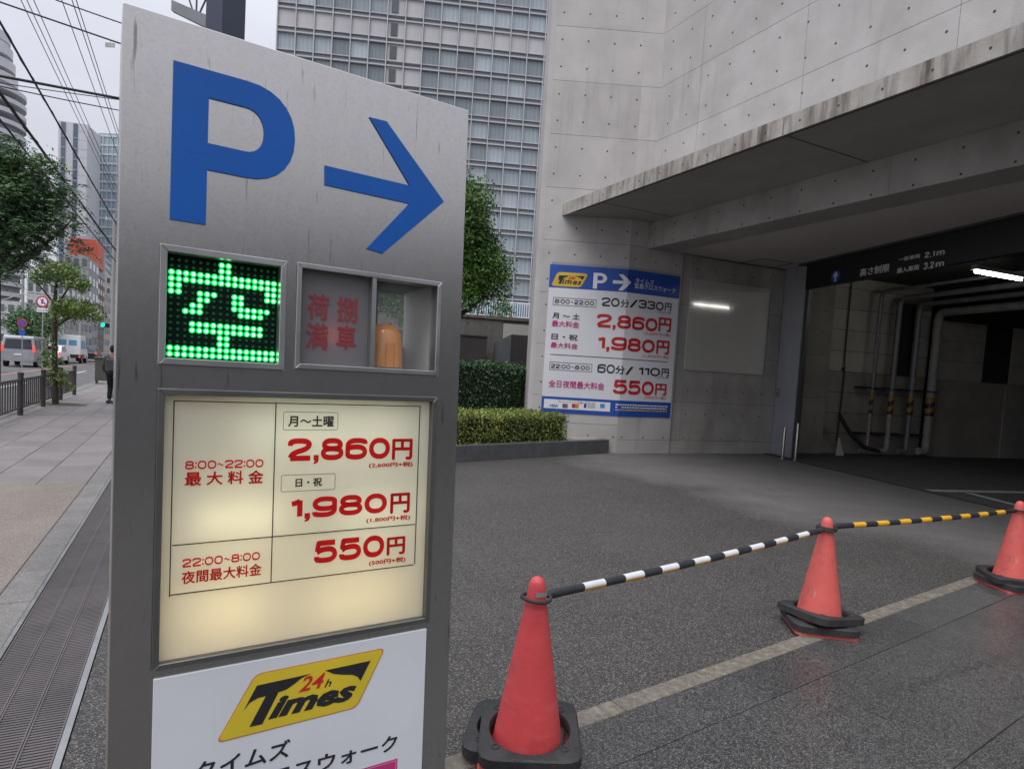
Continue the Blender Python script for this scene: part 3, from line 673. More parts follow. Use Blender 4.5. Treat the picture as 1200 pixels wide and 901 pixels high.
# lower white plate with the logo
lp = MB().bbox(LOW[0], LOW[1], -.004, .002, LOW[2], LOW[3], .001).build('logo_plate', WHITEP, sign, I4)
def poly_on(name, px, m, parent, y0, y1, fn=S): return MB().prism([fn(*p) for p in px], y0, y1).build(name, m, parent, I4)
def smooth_poly(pts, r): return _arc(pts, True, r)
yp = [S(300, 789), S(449.5, 758.6), S(416.5, 826.5), S(254, 867.5)]
cyx = sum(p[0] for p in yp) / 4; cyz = sum(p[1] for p in yp) / 4
MB().prism(smooth_poly([(cyx + (a - cyx) * 1.018, cyz + (b - cyz) * 1.04) for a, b in yp], .016), -.0046, -.004).build('logo_outline', ORG, lp, I4)
lg = MB().prism(smooth_poly(yp, .016), -.0052, -.0046).build('logo_badge', YEL, lp, I4)
def Z5(x, y): return S(210 + x / 4.138, 750 + y / 4.138)
for P_ in ([(375, 212), (635, 155), (590, 176), (555, 205), (515, 232), (445, 256), (380, 272), (340, 295), (312, 330), (342, 272)],
           [(705, 139), (925, 92), (875, 190), (862, 170), (835, 160), (790, 160), (745, 156)],
           [(418, 262), (478, 246), (400, 398), (338, 412)]):
    MB().prism([Z5(*p) for p in P_], -.0058, -.0053).build('logo_shape', BLACKP, lp, I4)
a, b = Z5(428, 378), Z5(858, 196); z_b = (Z5(428, 378)[1] + Z5(800, 290)[1]) / 2; z_t = (Z5(500, 250)[1] + Z5(850, 196)[1]) / 2
letter('logo_text', ctext('imes', 0, .38, .045), (a[0], b[0], z_b, z_t), BLACKP, lp, -.0058)
a, b = Z5(575, 245), Z5(700, 222); t = Z5(640, 162)
letter('logo_text', ctext('24', 0, .35, .02), (a[0], b[0] + .002, (a[1] + Z5(690, 222)[1]) / 2, t[1]), REDP, lp, -.0058)
a, b = Z5(700, 222), Z5(736, 178)
letter('logo_text', ctext('h', 0, .35, .01), (a[0], b[0], a[1], b[1]), BLACKP, lp, -.0058)
uL = S(227, 895)[0]; uR = S(340, 870)[0]
letter('name_text', ctext('タイムズ', .022), (uL, uR, S(336, 885)[1], S(338, 863.5)[1]), BLACKP, lp, -.0043)
uR2 = S(465, 868)[0]
letter('name_text', ctext('堂島クロスウォーク', .022), (uL - .005, uR2, S(450, 880.5)[1], S(460, 858.5)[1]), BLACKP, lp, -.0043)
mb_ = sbox((419, 960), (465, 886.5)); MB().box(mb_[0], mb_[1], -.0046, -.0040, mb_[2], S(465, 886.5)[1]).build('magenta_label', MAG, lp, I4)
outline('label_outline', (mb_[0] + .004, mb_[1] - .004, mb_[2] + .004, S(465, 886.5)[1] - .004), .0007, -.0049, 0, PWHITE, lp, .001)

# ================================================================== CONES AND BARS
def cone(name, P, label, m, rot, weights, tape=False):
    t = empty(name, Matrix.Translation((P.x, P.y, .016)) @ Matrix.Rotation(R(rot), 4, 'Z'), label, 'traffic cone', 'traffic cones along the kerb')
    MB().lathe([(.146, .018), (.142, .022), (.135, .06), (.033 + .008, .60), (.033 + .001, .655), (.030, .675), (.022, .690), (.010, .697), (.001, .698)], 40).build('body', m, t, I4, smooth=True)
    MB().prism(roundrect(-.18, .18, -.18, .18, .03), 0, .02, 'z').build('base', CONE2, t, I4)
    for k, (z, rz, tx, ty, ox, oy) in enumerate(weights):
        s = .192
        n = 56; an = [2 * PI * q / n for q in range(n)]
        outer = [(s * 1.01 * math.cos(a) / (abs(math.cos(a)) ** 7 + abs(math.sin(a)) ** 7) ** (1 / 7), s * 1.01 * math.sin(a) / (abs(math.cos(a)) ** 7 + abs(math.sin(a)) ** 7) ** (1 / 7)) for a in an]
        inner = [(.155 * math.cos(a), .155 * math.sin(a)) for a in an]
        h = .045; c = .006
        rings = [(outer, 0), (outer, h - c), ([(a * .965, b * .965) for a, b in outer], h), ([(a * 1.03, b * 1.03) for a, b in inner], h), (inner, h - c), (inner, 0)]
        mb = MB(); nr = len(rings)
        vs = [(a, b, zz) for rg, zz in rings for a, b in rg]
        mb.add(vs, [(i * n + q, i * n + (q + 1) % n, ((i + 1) % nr) * n + (q + 1) % n, ((i + 1) % nr) * n + q) for i in range(nr) for q in range(n)])
        M_ = Matrix.Translation((ox, oy, z)) @ Matrix.Rotation(R(rz), 4, 'Z') @ Matrix.Rotation(R(tx), 4, 'X') @ Matrix.Rotation(R(ty), 4, 'Y')
        wt = mb.build('rubber_weight', BLACKR, t, M_, smooth=True)
        for q in range(4):
            cx, cy = .182 * math.cos(PI / 4 + q * PI / 2), .172 * math.sin(PI / 4 + q * PI / 2)
            MB().lathe([(.018, h - .001), (.016, h + .004), (.011, h + .004), (.010, h + .001)], 12, (cx, cy, 0)).build('foot_stud', BLACKR, wt, I4)
    if tape:
        n = 8; vs = []
        for z in (.630, .648):
            r_ = .041 + (.655 - z) * .13 - .0005
            vs += [(r_ * math.cos(R(-95 + 11 * k - rot)), r_ * math.sin(R(-95 + 11 * k - rot)), z) for k in range(n)]
        MB().add(vs, [(i, i + 1, n + i + 1, n + i) for i in range(n - 1)]).build('tape', flat('grey_tape', (.22, .22, .22), .7), t, I4)
        MB().box(.165, .19, .0, .03, .078, .0795, Matrix.Rotation(R(-40 - rot), 4, 'Z')).build('sticker', flat('tan_sticker', (.55, .38, .22), .6), t, I4)
    return t
C1, C2, C3 = G(630, 676, .71), G(970, 606, .71), G(1196, 587, .71)
CONES = [(C1, 'red traffic cone in stacked black rubber weights nearest the steel sign', CONE, -3, [(.021, -5, 0, 0, -.045, .045), (.056, 2, 4, -2, .008, -.008)], True),
         (C2, 'faded red traffic cone in tilted rubber weights in the middle of the bars', CONE2, -8, [(.021, 0, 0, 0, 0, 0), (.066, 32, -3, 5, .01, .01)], False),
         (C3, 'faded red traffic cone farthest along the kerb at right edge', CONE2, 6, [(.021, 3, 0, 0, 0, 0), (.066, -20, 1, -2, 0, .01)], False)]
for c in CONES: cone('traffic_cone', c[0], c[1], c[2], c[3], c[4], c[5])
BK = mat('bar_black', (.025, .027, .033), rough=.5, scale=10, bump=.2, bscale=100)
BW = mat('bar_white_reflective', (.72, .72, .74), (.62, .62, .64), rough=.4, scale=10)
BY = mat('bar_yellow', (.80, .42, .02), (.7, .36, .02), rough=.45, scale=10)
def bar(A, B, za, zb, label, m2, m3=None, n=17, sag=0.0):
    A = Vector((A.x, A.y, za)); B = Vector((B.x, B.y, zb)); d = (B - A).normalized(); L_ = (B - A).length
    A2 = A + d * .055; B2 = B - d * .055
    t = empty('cone_bar', Matrix.Translation(A2), label, 'cone bar', 'bars between the cones')
    Lr = (B2 - A2).length; D0, D1 = .07, Lr - .07
    def P(s): return d * s + Vector((0, 0, -sag * 4 * (s / Lr) * (1 - s / Lr)))
    MB().tube([P(0), P(D0 * .5), P(D0)], [.012, .019, .0185], 14).build('end_sleeve', BLACKR, t, I4, smooth=True)
    MB().tube([P(D1), P(D1 + (Lr - D1) * .5), P(Lr)], [.0185, .019, .012], 14).build('end_sleeve', BLACKR, t, I4, smooth=True)
    for k in range(n):
        s0 = D0 + (D1 - D0) * k / n; s1 = D0 + (D1 - D0) * (k + 1) / n
        m = BK if k % 2 == 0 else m2
        b_ = MB().tube([P(s0 + (0 if k % 2 == 0 else .0003)), P(s1)], .0175 if k % 2 == 0 else .0178, 16).build('band', m, t, I4, smooth=True)
        if k % 2 and m3:
            b_.data.materials.append(m3)
            for p in b_.data.polygons:
                if p.normal.z < -.02: p.material_index = 1
    for e, z in ((A, za), (B, zb)):
        r_ = .041 + (.671 - z) * .13 + .010
        MB().tube([e - A2 + Vector((r_ * math.cos(2 * PI * k / 24), r_ * math.sin(2 * PI * k / 24), .0025 * math.sin(4 * PI * k / 24))) for k in range(25)], .0075, 8).build('ring', BLACKR, t, I4, smooth=True)
bar(C1, C2, .632, .640, 'black and white reflective bar hooked between the near and middle cones', BW, BY, sag=.012)
bar(C2, C3, .652, .640, 'black and yellow bar hooked between the middle and farthest cones', BY, None, sag=.012)

# ================================================================== CONCRETE BUILDING
TA = Vector((.40, 12.40, 0)); azF1 = 88.0
bld = empty('concrete_building', Matrix.Translation((2, 12.5, 0)), 'board-marked grey concrete building with canopy over garage entrance at right', 'building')
BI = Matrix.Translation((-2, -12.5, 0))
def panels(name, F, xs, zs, thick=.03, gap=.006, m=CONC, holes=True, back=.25, x_ext=None, hx0=.13, hz=(.25, .75), hstep=.5):
    """a wall: backing slab, panels proud of recessed joints, dark discs for the hollow tie holes"""
    wl = MB().box(xs[0], xs[-1], thick - .008, back, zs[0], zs[-1]).build(name, JOINT if m is not CONCS else m, bld, BI @ F)
    for i in range(len(xs) - 1):
        for j in range(len(zs) - 1):
            a = xs[i] + (gap / 2 if i else 0); b = xs[i + 1] - (gap / 2 if i < len(xs) - 2 else 0)
            c = zs[j] + (gap / 2 if j else 0); d = zs[j + 1] - (gap / 2 if j < len(zs) - 2 else 0)
            oy = random.uniform(0, .0015)
            MB().box(a, b, oy, thick - .004, c, d).build('panel', m, wl, I4)
    if holes:
        hb = MB(); x = xs[0] + hx0
        while x < xs[-1] - .04:
            z = zs[0] + hz[0] if not callable(holes) else 0
            zz = math.floor(zs[0]) - 1 + .07 + .25
            while zz < zs[-1] - .04:
                if zz > zs[0] + .04:
                    px, pz = x + random.uniform(-.006, .006), zz + random.uniform(-.006, .006); r_ = .017
                    hb.prism([(px + r_ * math.cos(PI / 4 * k), pz + r_ * math.sin(PI / 4 * k)) for k in range(8)], -.0012, .004)
                zz += .5
            x += hstep
        tag(hb.build('tie_hole', HOLE, wl, I4, fix=False), kind='stuff')
    return wl
F1 = frame(TA, azF1)
len1 = 1.70
TB = TA + dirv(azF1) * len1
panels('tower_wall', F1, [0, len1], [0, .55, 1.07, 2.07, 3.07, 4.07, 5.07, 6.07, 7.07, 8.07, 9.07, 10.07, 11.5], back=1.5)
panels('tower_wall', frame(TB + dirv(azF1) * .001, azF1), [0, .42], [4.64, 5.07, 6.07, 7.07, 8.07, 9.07, 10.07, 11.5], back=1.2, holes=False)
# rounded left arris of the tower
MB().prism([(-.10, .06), (-.06, .015), (0, .0), (0, 1.4), (-.10, 1.4)], 0, 11.5, 'z').build('tower_arris', CONC, bld, BI @ F1)
azF2 = 66.0; F2 = frame(TB, azF2); TC = Vector((3.27, 13.02, 0)); len2 = (TC - TB).dot(dirv(azF2))
panels('tower_return_wall', F2, [0, len2], [0, .27, 1.07, 2.07, 3.07, 4.07, 4.64], back=1.0)
# grey wall with the white board
GW0 = TC + dirv(azF2) * 0.0; GD = Vector((5.88, 14.12, 0)); azG = math.degrees(math.atan2((GD - TC).x, (GD - TC).y)); FG = frame(GW0, azG); lenG = (GD - GW0).length
panels('entrance_wall', frame(GW0 + Vector((.02, .04, 0)), azG), [.02, .26, lenG - .42, lenG], [.27, 1.07, 2.07, 3.07, 4.07], m=CONCD, back=.4, hx0=.35)
MB().box(0, lenG, -.01, .3, 0, .262).build('plinth', CONCD, bld, BI @ FG)
def FGp(x, y):
    p = hit(x, y, GW0, Vector((-dirv(azG).y, dirv(azG).x, 0))) - GW0; return p.dot(dirv(azG)), p.z
wb = FGp(806, 380)[0], FGp(899, 380)[0], FGp(850, 436)[1], FGp(850, 331)[1]
board = empty('white_board', frame(GW0, azG), 'blank glossy off-white board fixed to the dark entrance wall', 'board')
GLOSSW = mat('glossy_white_board', (.46, .455, .42), (.43, .425, .395), rough=.10, scale=.8, coat=.3)
xm = (wb[0] + wb[1]) / 2 - .02
MB().bbox(wb[0], xm - .002, .0, .05, wb[2], wb[3], .003).build('board_panel', GLOSSW, board, I4)
MB().bbox(xm + .002, wb[1], .0, .05, wb[2], wb[3], .003).build('board_panel', GLOSSW, board, I4)
# upper wall towards the viewer, canopy slab, beam, ceiling
CD = -ST; azC = 180 - 27.2
U0 = TA + dirv(azF1) * 2.06 + Vector((0, .02, 0))
ys = [0, 1.12, 3.29, 5.43, 7.6, 9.8]
# frame along the canopy direction; visible face looks to the left of it
def framev(O, d): # x along d, y = away from the visible left side, z up
    y = Vector((d.y, -d.x, 0)) * -1
    return O, d, y
azU = 152.8
FU = frame(U0, azU)      # x towards viewer, y = to the right-hand (-x, z) side: away from street
# for az 152.8, frame's y = left normal of d = (-d.y, d.x) -> (+,+): away from the street side: good
panels('upper_wall', FU, ys, [4.64 + .06, 5.07, 6.07, 7.07, 8.07, 9.07, 10.07, 11.5], back=.5, hx0=.3)
E0 = at(658.7, 251.7, 12.42); zU = E0.z
ze = zU; TH = .21
EO = Vector((E0.x, 12.42, 0)) + (Vector((1, 0, 0)) * 0)
FE = frame(Vector((E0.x, E0.y, 0)), azU)
Lc = 11.0
sl_ = MB()
def slab(x0, x1, name):
    # plan quadrilateral: left end butts the tower face
    s = MB().prism([(x0, .035), (x1, .035), (x1, 9.0), (x0, 9.0)], zU + .004, zU + TH - .004, 'z')
    return s.build(name, CONCS, bld, BI @ FE)
# the slab is cut where it meets the tower: start line follows the tower face
tv = dirv(azF1); inv = FE.inverted()
p1 = inv @ Vector((E0.x, E0.y, 0)); p2 = inv @ (Vector((E0.x, E0.y, 0)) + tv * 4.0)
p3 = inv @ (Vector((9, 16, 0)))
cs = MB(); 
cs.prism([(p1.x + .01, .035), (Lc, .035), (Lc, 7.0), (p2.x + 1.0, 7.0), (p2.x, p2.y)], zU, zU + TH - .01, 'z')
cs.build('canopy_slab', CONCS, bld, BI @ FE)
jx = [ (inv @ (lambda q: Vector((q.x, q.y, 0)))(hit(px, py, Vector((E0.x, E0.y, 0)), Vector((CD.y, -CD.x, 0))))).x for px, py in ((703, 227), (918, 148)) ]
fx = [.0, jx[0], jx[1], jx[1] + (jx[1] - jx[0]), jx[1] + 2 * (jx[1] - jx[0])]
fas = MB().box(.002, Lc, .022, .034, zU + .004, zU + TH - .004).build('fascia', JOINT, bld, BI @ FE)
for i in range(len(fx) - 1):
    MB().box(fx[i] + (.009 if i else 0), fx[i + 1] - .009, 0, .0215, zU - .012, zU + TH).build('panel', CONCB, fas, I4)
hb = MB(); x = .35
while x < 10:
    hb.prism([(x + .015 * math.cos(PI / 4 * k), zU + TH * .45 + .015 * math.sin(PI / 4 * k)) for k in range(8)], -.0012, .004); x += .5
tag(hb.build('tie_hole', HOLE, fas, I4, fix=False), kind='stuff')
for q in jx:       # construction joints across the soffit
    MB().box(q - .012, q + .012, .03, 1.9, zU - .003, zU - .0005).build('soffit_joint', JOINT, bld, BI @ FE)
MB().box(.4, Lc, .06, .075, zU - .010, zU - .0008).build('drip_groove', JOINT, bld, BI @ FE)
# beam
BP = Vector((4.7, 8.3, 0)); yB = (inv @ BP).y; zB = 4.06
xb0 = (inv @ (TB + dirv(azF2) * .35)).x
bx0 = (inv @ at(747, 290, 12.65)).x
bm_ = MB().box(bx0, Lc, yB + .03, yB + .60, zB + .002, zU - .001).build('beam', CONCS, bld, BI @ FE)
xx = [bx0]; 
for px, py in ((778, 270), (885, 240), (1043, 205)):
    xx.append((inv @ hit(px, py, BP, Vector((CD.y, -CD.x, 0)))).x)
xx.append(Lc)
for i in range(len(xx) - 1):
    MB().box(xx[i] + (.002 if i else 0), xx[i + 1] - .002, yB, yB + .027, zB, zU - .002).build('panel', CONCD, bm_, I4)
hb = MB(); x = bx0 + .3
while x < Lc:
    for z in (zB + .05, zB + .36): hb.prism([(x + .016 * math.cos(PI / 4 * k), z + .016 * math.sin(PI / 4 * k)) for k in range(8)], yB - .0012, yB + .004)
    x += .55
tag(hb.build('tie_hole', HOLE, bm_, I4, fix=False), kind='stuff')
# ceiling in front of the garage
ce = [TB + dirv(azF2) * .2, GD + Vector((.6, .8, 0)), GD + Vector((8, .9, 0)), Vector((9.5, 1.0, 0)), Vector((7.5, 1.5, 0))]
pp = [(p.x, p.y) for p in ce]
q1 = FE @ Vector((bx0, yB + .61, 0)); q2 = FE @ Vector((Lc, yB + .61, 0))
OPW = Vector((5.87, 13.4, 0)); OQ = dirv(180 - 12.3)
MB().prism([(q1.x, q1.y), (TC.x - .05, TC.y + .1), (GD.x + .1, GD.y + .3), (OPW.x + .25, OPW.y), ((OPW + OQ * 10).x + .2, (OPW + OQ * 10).y), (q2.x, q2.y)], 4.10, 4.3, 'z').build('ceiling', mat('ceiling_board', (.52, .48, .45), (.47, .435, .405), rough=.85, scale=1), bld, BI)
hat = [G(905 + 0, 300, 4.098)]
hc = hit(897, 308, Vector((0, 0, 4.099)), Vector((0, 0, 1)))
Mh = BI @ frame(Vector((hc.x, hc.y, 0)), azG)
for a in (-.42, .40): MB().box(a, a + .012, -.36, .36, 4.088, 4.0985).build('hatch_frame', JOINT, bld, Mh)
for b in (-.36, .348): MB().box(-.408, .40, b, b + .012, 4.089, 4.0985).build('hatch_frame', JOINT, bld, Mh)
# jamb and guide rail of the garage door
FQ = frame(GD + Vector((-.03, -.0, 0)), 180 - 12.3)
FQi = FQ
lj = (OPW - GD).dot(OQ)
JAMB = mat('zinc_jamb', (.42, .43, .46), (.36, .37, .40), rough=.5, metal=.3, scale=2)
MB().box(0, max(lj, .45), -.0, .12, 0, 4.09).build('door_jamb', JAMB, bld, BI @ FQ)
MB().box(.52 if lj < .5 else lj + .01, lj + .10, .02, .10, 0, 4.085).build('guide_rail', flat('dark_rail', (.05, .05, .05), .45), bld, BI @ FQ)
sw_ = hit(914, 460, GD, Vector((-OQ.y, OQ.x, 0)))
xs_ = (FQ.inverted() @ sw_)
swt = empty('door_switch', FQ @ Matrix.Translation((xs_.x, 0, xs_.z)), 'small grey key switch on the pale door jamb', 'switch')
MB().bbox(-.05, .05, -.03, .0, -.09, .09, .006).build('switch_box', flat('switch_grey', (.2, .2, .2), .4), swt, I4)
MB().bbox(-.025, .025, -.034, -.0301, .0, .05, .002).build('key_plate', STEELF, swt, I4)

# building body behind and above so that nothing is open
MB().prism([(TA.x + .1, TA.y + 1.4), (2.6, 12.9), (q2.x + 1.5, q2.y), (20, 2), (26, 24), (TA.x + .1, 24)], 4.66 + .3, 11.4, 'z').build('upper_storeys', CONC, bld, BI)

# garage interior
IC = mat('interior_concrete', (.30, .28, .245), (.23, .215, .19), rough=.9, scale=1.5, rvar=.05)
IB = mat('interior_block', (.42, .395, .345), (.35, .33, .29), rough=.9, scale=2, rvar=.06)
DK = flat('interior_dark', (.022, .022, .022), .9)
W0 = Vector((5.9, 14.3, 0)); azW = 73.0; FW = frame(W0, azW)
def WX(px, y=500, dy=0):
    n_ = Vector((-dirv(azW).y, dirv(azW).x, 0)); o_ = W0 + n_ * dy; return (hit(px, y, o_, n_) - o_).dot(dirv(azW))
gar = bld
GI = BI @ FW
panels('interior_wall', FW, [0, 1.45], [0, 1.3, 2.3, 3.3, 4.2], m=IC, back=.3, hx0=.2)
xa, xb = 1.47, WX(1096); xc, xd = WX(1160, 420), WX(1192, 420)
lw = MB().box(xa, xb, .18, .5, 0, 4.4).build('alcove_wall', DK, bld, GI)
for j in range(9):
    z0 = j * .49
    for k in range(2):
        MB().box(xa + .01 + k * 1.55, xa + 1.55 + k * 1.55 - .01, .15, .176, z0 + .004, z0 + .482).build('wall_block', IB if z0 > 1.9 else IC, lw, I4)
MB().box(WX(1053, 400), WX(1074, 400), .10, .149, 1.95, 3.7).build('opening_shade', DK, bld, GI)  # near-black slab stands in for the shade of an opening
lw = MB().box(xb, 16, -.02, .3, 0, 1.93).build('lower_wall', IC, bld, GI)
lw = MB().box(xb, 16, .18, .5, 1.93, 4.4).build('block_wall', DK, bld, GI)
for j in range(5):
    z0 = 1.94 + j * .49
    for a, b in ((xb, xc), (xd, xd + 1.8), (xd + 1.8, xd + 3.6), (xd + 3.6, xd + 5.4)):
        if z0 < 3.3 or a > xd: MB().box(a + .005, b - .005, .15, .176, z0, z0 + .482).build('wall_block', IB, lw, I4)
MB().box(WX(1172, 500), WX(1190, 500), -.06, -.021, 0, 1.90).build('wall_pier', IC, bld, GI)
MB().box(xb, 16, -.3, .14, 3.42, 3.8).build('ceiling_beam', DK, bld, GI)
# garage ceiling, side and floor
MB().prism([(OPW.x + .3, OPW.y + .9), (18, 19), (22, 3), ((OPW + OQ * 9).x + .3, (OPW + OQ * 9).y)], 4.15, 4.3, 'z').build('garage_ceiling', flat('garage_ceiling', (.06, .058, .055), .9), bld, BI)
gw = MB().box(0, .3, -16, 1, 0, 4.3).build('garage_end_wall', IC, bld, BI @ frame(Vector((17, 18.5, 0)), azW))
MB().box(-2.0, 9.4, -.3, .0, 0, 4.3).build('garage_rear_wall', IC, bld, BI @ frame(OPW + OQ * 9.5 + Vector((.4, 0, 0)), azW))
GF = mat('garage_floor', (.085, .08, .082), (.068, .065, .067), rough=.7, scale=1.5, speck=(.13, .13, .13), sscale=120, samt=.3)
gfl = [OPW + Vector((-.02, .7, 0)), W0 + Vector((0, .3, 0)), W0 + dirv(azW) * 14 + Vector((0, .3, 0)), Vector((20, 3, 0)), OPW + OQ * 9.5]
tag(MB().prism([(p.x, p.y) for p in gfl], -.1, .012, 'z').build('garage_floor', GF), kind='structure')
FO = frame(OPW, 180 - 12.3)
tag(MB().box(-.7, 10, -.07, .0, -.01, .0165).build('door_threshold', flat('threshold_dark', (.035, .035, .035), .6), None, FO), kind='structure')
pl = MB()
def gline(p, q, w=.11):
    a, b = G(*p, .016), G(*q, .016); d = (b - a).normalized(); n_ = Vector((-d.y, d.x, 0)) * w / 2
    pl.add([a - n_, b - n_, b + n_, a + n_], [(0, 1, 2, 3)])
gline((1088, 574), (1240, 577), .16); 
a_, b_ = G(1135, 577, .020), G(1225, 600, .020); d_ = (b_ - a_).normalized(); n_ = Vector((-d_.y, d_.x, 0)) * .07
pl.add([a_ - n_, b_ - n_, b_ + n_, a_ + n_], [(0, 1, 2, 3)])
tag(pl.build('floor_marking', PAINT, None, None), kind='structure')
# header sign over the opening
HN = Vector((-OQ.y, OQ.x, 0))
def HP(x, y):
    p = hit(x, y, OPW, HN) - OPW; return p.dot(OQ), p.z
hd = empty('clearance_sign', FO, 'long black header sign with white height limit lettering over garage entrance', 'sign')
h0 = HP(944, 330)
MB().bbox(h0[0], 9.5, 0, .12, 3.555, 4.06, .005).build('sign_board', flat('header_black', (.012, .012, .014), .45), hd, I4)
MB().box(h0[0] - .25, 9.6, -.03, .14, 4.062, 4.098).build('top_rail', flat('rail_grey', (.07, .07, .072), .5), hd, I4)
HT = flat('header_white_print', (.62, .62, .62), .5)
def hbox(bl, tr): a = HP(*bl); b = HP(*tr); return a[0], b[0], a[1], b[1]
for T, bl, tr in ((ctext('高さ制限', .02), (1007.5, 324), (1043, 308)), (ctext('一般車両', .02), (1053, 306.7), (1078.7, 296.6)), (digits('2.1', .75, .2, .16), (1083.5, 302.3), (1096, 293)),
                  (ctext('搬入車両', .02), (1051, 320.3), (1077.5, 309.2)), (digits('3.2', .75, .2, .16), (1082.5, 315.6), (1095, 305.6)), (ctext('m', .02), (1097.5, 299.5), (1107.5, 292.3)), (ctext('m', .02), (1096.5, 312.6), (1106.7, 305.6))):
    letter('height_text', T, hbox(bl, tr), HT, hd, -.002)
cc = HP(979.5, 323.7); cr = abs(HP(987, 323)[0] - HP(972, 324)[0]) / 2; cr = .12
MB().prism([(cc[0] + cr * math.cos(PI / 12 * k), cc[1] + cr * math.sin(PI / 12 * k)) for k in range(24)], -.006, 0).build('blue_disc', POSTERB, hd, I4)
MB().prism([(cc[0] + a * cr, cc[1] + b * cr) for a, b in ((-.17, -.75), (.17, -.75), (.17, .1), (.5, -.1), (.5, .3), (0, .8), (-.5, .3), (-.5, -.1), (-.17, .1))], -.008, -.006).build('arrow', HT, hd, I4)
# pipes
PG = mat('pipe_grey', (.20, .20, .21), (.15, .15, .16), rough=.5, metal=.2, scale=4)
PW = mat('pipe_pale', (.30, .29, .27), (.22, .21, .20), rough=.55, scale=4)
TPY = mat('tape_yellow', (.40, .20, .03), (.15, .09, .03), rough=.6, scale=20); TPB = flat('tape_black', (.02, .02, .02), .5)
for k, (px, r_, zt, lab, m1, m2) in enumerate(((1020, .038, 3.85, 'thinnest grey service pipe, leftmost against the garage back wall', PG, PW), (1043, .062, 3.74, 'grey service pipe second from left against the garage back wall', PG, PW),
        (1066, .064, 3.66, 'grey service pipe second from right against the garage back wall', PG, PG), (1089, .10, 3.52, 'thickest pale service pipe, rightmost against the garage back wall', PW, PW))):
    yo = -.24; X = WX(px, 480, yo)
    t = empty('service_pipe', FW @ Matrix.Translation((X, yo, 0)), lab, 'pipe', 'service pipes in the garage')
    inv2 = (FW @ Matrix.Translation((X, yo, 0))).inverted()
    dl = (inv2.to_3x3() @ OQ).normalized()
    zl, zs = 1.02, 1.48
    ec = [Vector((0, 0, zt - .18)) + (dl * .18) * (1 - math.cos(R(a))) + Vector((0, 0, .18)) * math.sin(R(a)) for a in range(0, 91, 15)]
    MB().tube([(0, 0, zs)] + ec + [Vector((0, 0, zt)) + dl * 8], r_, 14).build('upper_run', m1, t, I4, smooth=True)
    lo = [Vector((-.22, 0, .13 + r_ * .3))] + [Vector((-.10, 0, .10 + r_ * .5)) + Vector((.10 * math.sin(R(a)), 0, .10 * (1 - math.cos(R(a))))) for a in range(0, 91, 18)] + [Vector((0, 0, zl))]
    MB().tube(lo, r_ * .92, 14).build('lower_run', m2, t, I4, smooth=True)
    for q in range(4):
        dz = (zs - zl) / 4; z0 = zl + q * dz; z1 = z0 + dz
        n_ = 12; vs = []
        for z in (z0, z1): vs += [(r_ * 1.04 * math.cos(2 * PI * i / n_), r_ * 1.04 * math.sin(2 * PI * i / n_), z + (.05 * math.cos(2 * PI * i / n_) if 0 < z - zl < zs - zl - .01 else 0)) for i in range(n_)]
        MB().add(vs, [(i, (i + 1) % n_, n_ + (i + 1) % n_, n_ + i) for i in range(n_)]).build('warning_tape', (TPB, TPY)[q % 2], t, I4, smooth=True)
    MB().lathe([(r_ * 1.25, 0), (r_ * 1.25, .05), (r_, .052)], 14, (0, 0, zs + .1)).build('flange', flat('flange_dark', (.06, .06, .065), .5), t, I4)
    MB().box(-.16, .16, .0, .38, 1.60, 1.64).build('bracket', DK, t, I4); MB().box(-.16, .16, .0, .38, .52, .55).build('bracket', DK, t, I4)
cd = empty('conduit', FW @ Matrix.Translation((WX(988, 480) , .10, 0)), 'thin black electrical conduit running down the garage back wall', 'conduit')
MB().tube([(0, 0, 4.1), (.0, 0, 2.2), (.04, 0, 1.9), (-.01, 0, .3)], .016, 8).build('tube', WIRE, cd, I4); MB().box(-.03, .03, -.02, .03, 1.98, 2.06).build('clamp', WIRE, cd, I4)
# sloping duct near the pipes' left end
dm = empty('hose_reel', FW @ Matrix.Translation((WX(975, 515), -.30, 0)), 'slanted dark hose and pale wedge at foot of garage wall', 'hose')
MB().tube([(-.15, 0, .95), (.2, 0, .55), (.65, 0, .22), (1.1, 0, .14)], .05, 10).build('hose', BLACKR, dm, I4, smooth=True)
MB().prism([(-.1, 0), (.12, 0), (-.06, .42)], .02, .06).build('wedge', flat('pale_wedge', (.5, .5, .48), .6), dm, I4)
# fluorescent lamp
LA = at(1143, 318, 10.9); LB = at(1205, 329, 11.45); dl = (LB - LA); azL = math.degrees(math.atan2(dl.x, dl.y)); Ll = Vector((dl.x, dl.y, 0)).length
fl = empty('fluorescent_lamp', frame(Vector((LA.x, LA.y, (LA.z + LB.z) / 2 )), azL), 'lit fluorescent tube lamp under the garage ceiling', 'lamp')
MB().tube([(0, 0, 0), (1.25, 0, 0)], .02, 10).build('tube', flat('tube_light', (1, 1, 1), .5, emit=(1, .97, .90), estr=42), fl, I4, smooth=True)
MB().bbox(-.04, 1.29, -.05, .05, .035, .11, .004).build('batten', flat('batten', (.4, .4, .4), .5), fl, I4)
for a in (.2, 1.05): MB().tube([(a, 0, .11), (a, 0, 4.15 - LA.z)], .008, 6).build('hanger', WIRE, fl, I4)
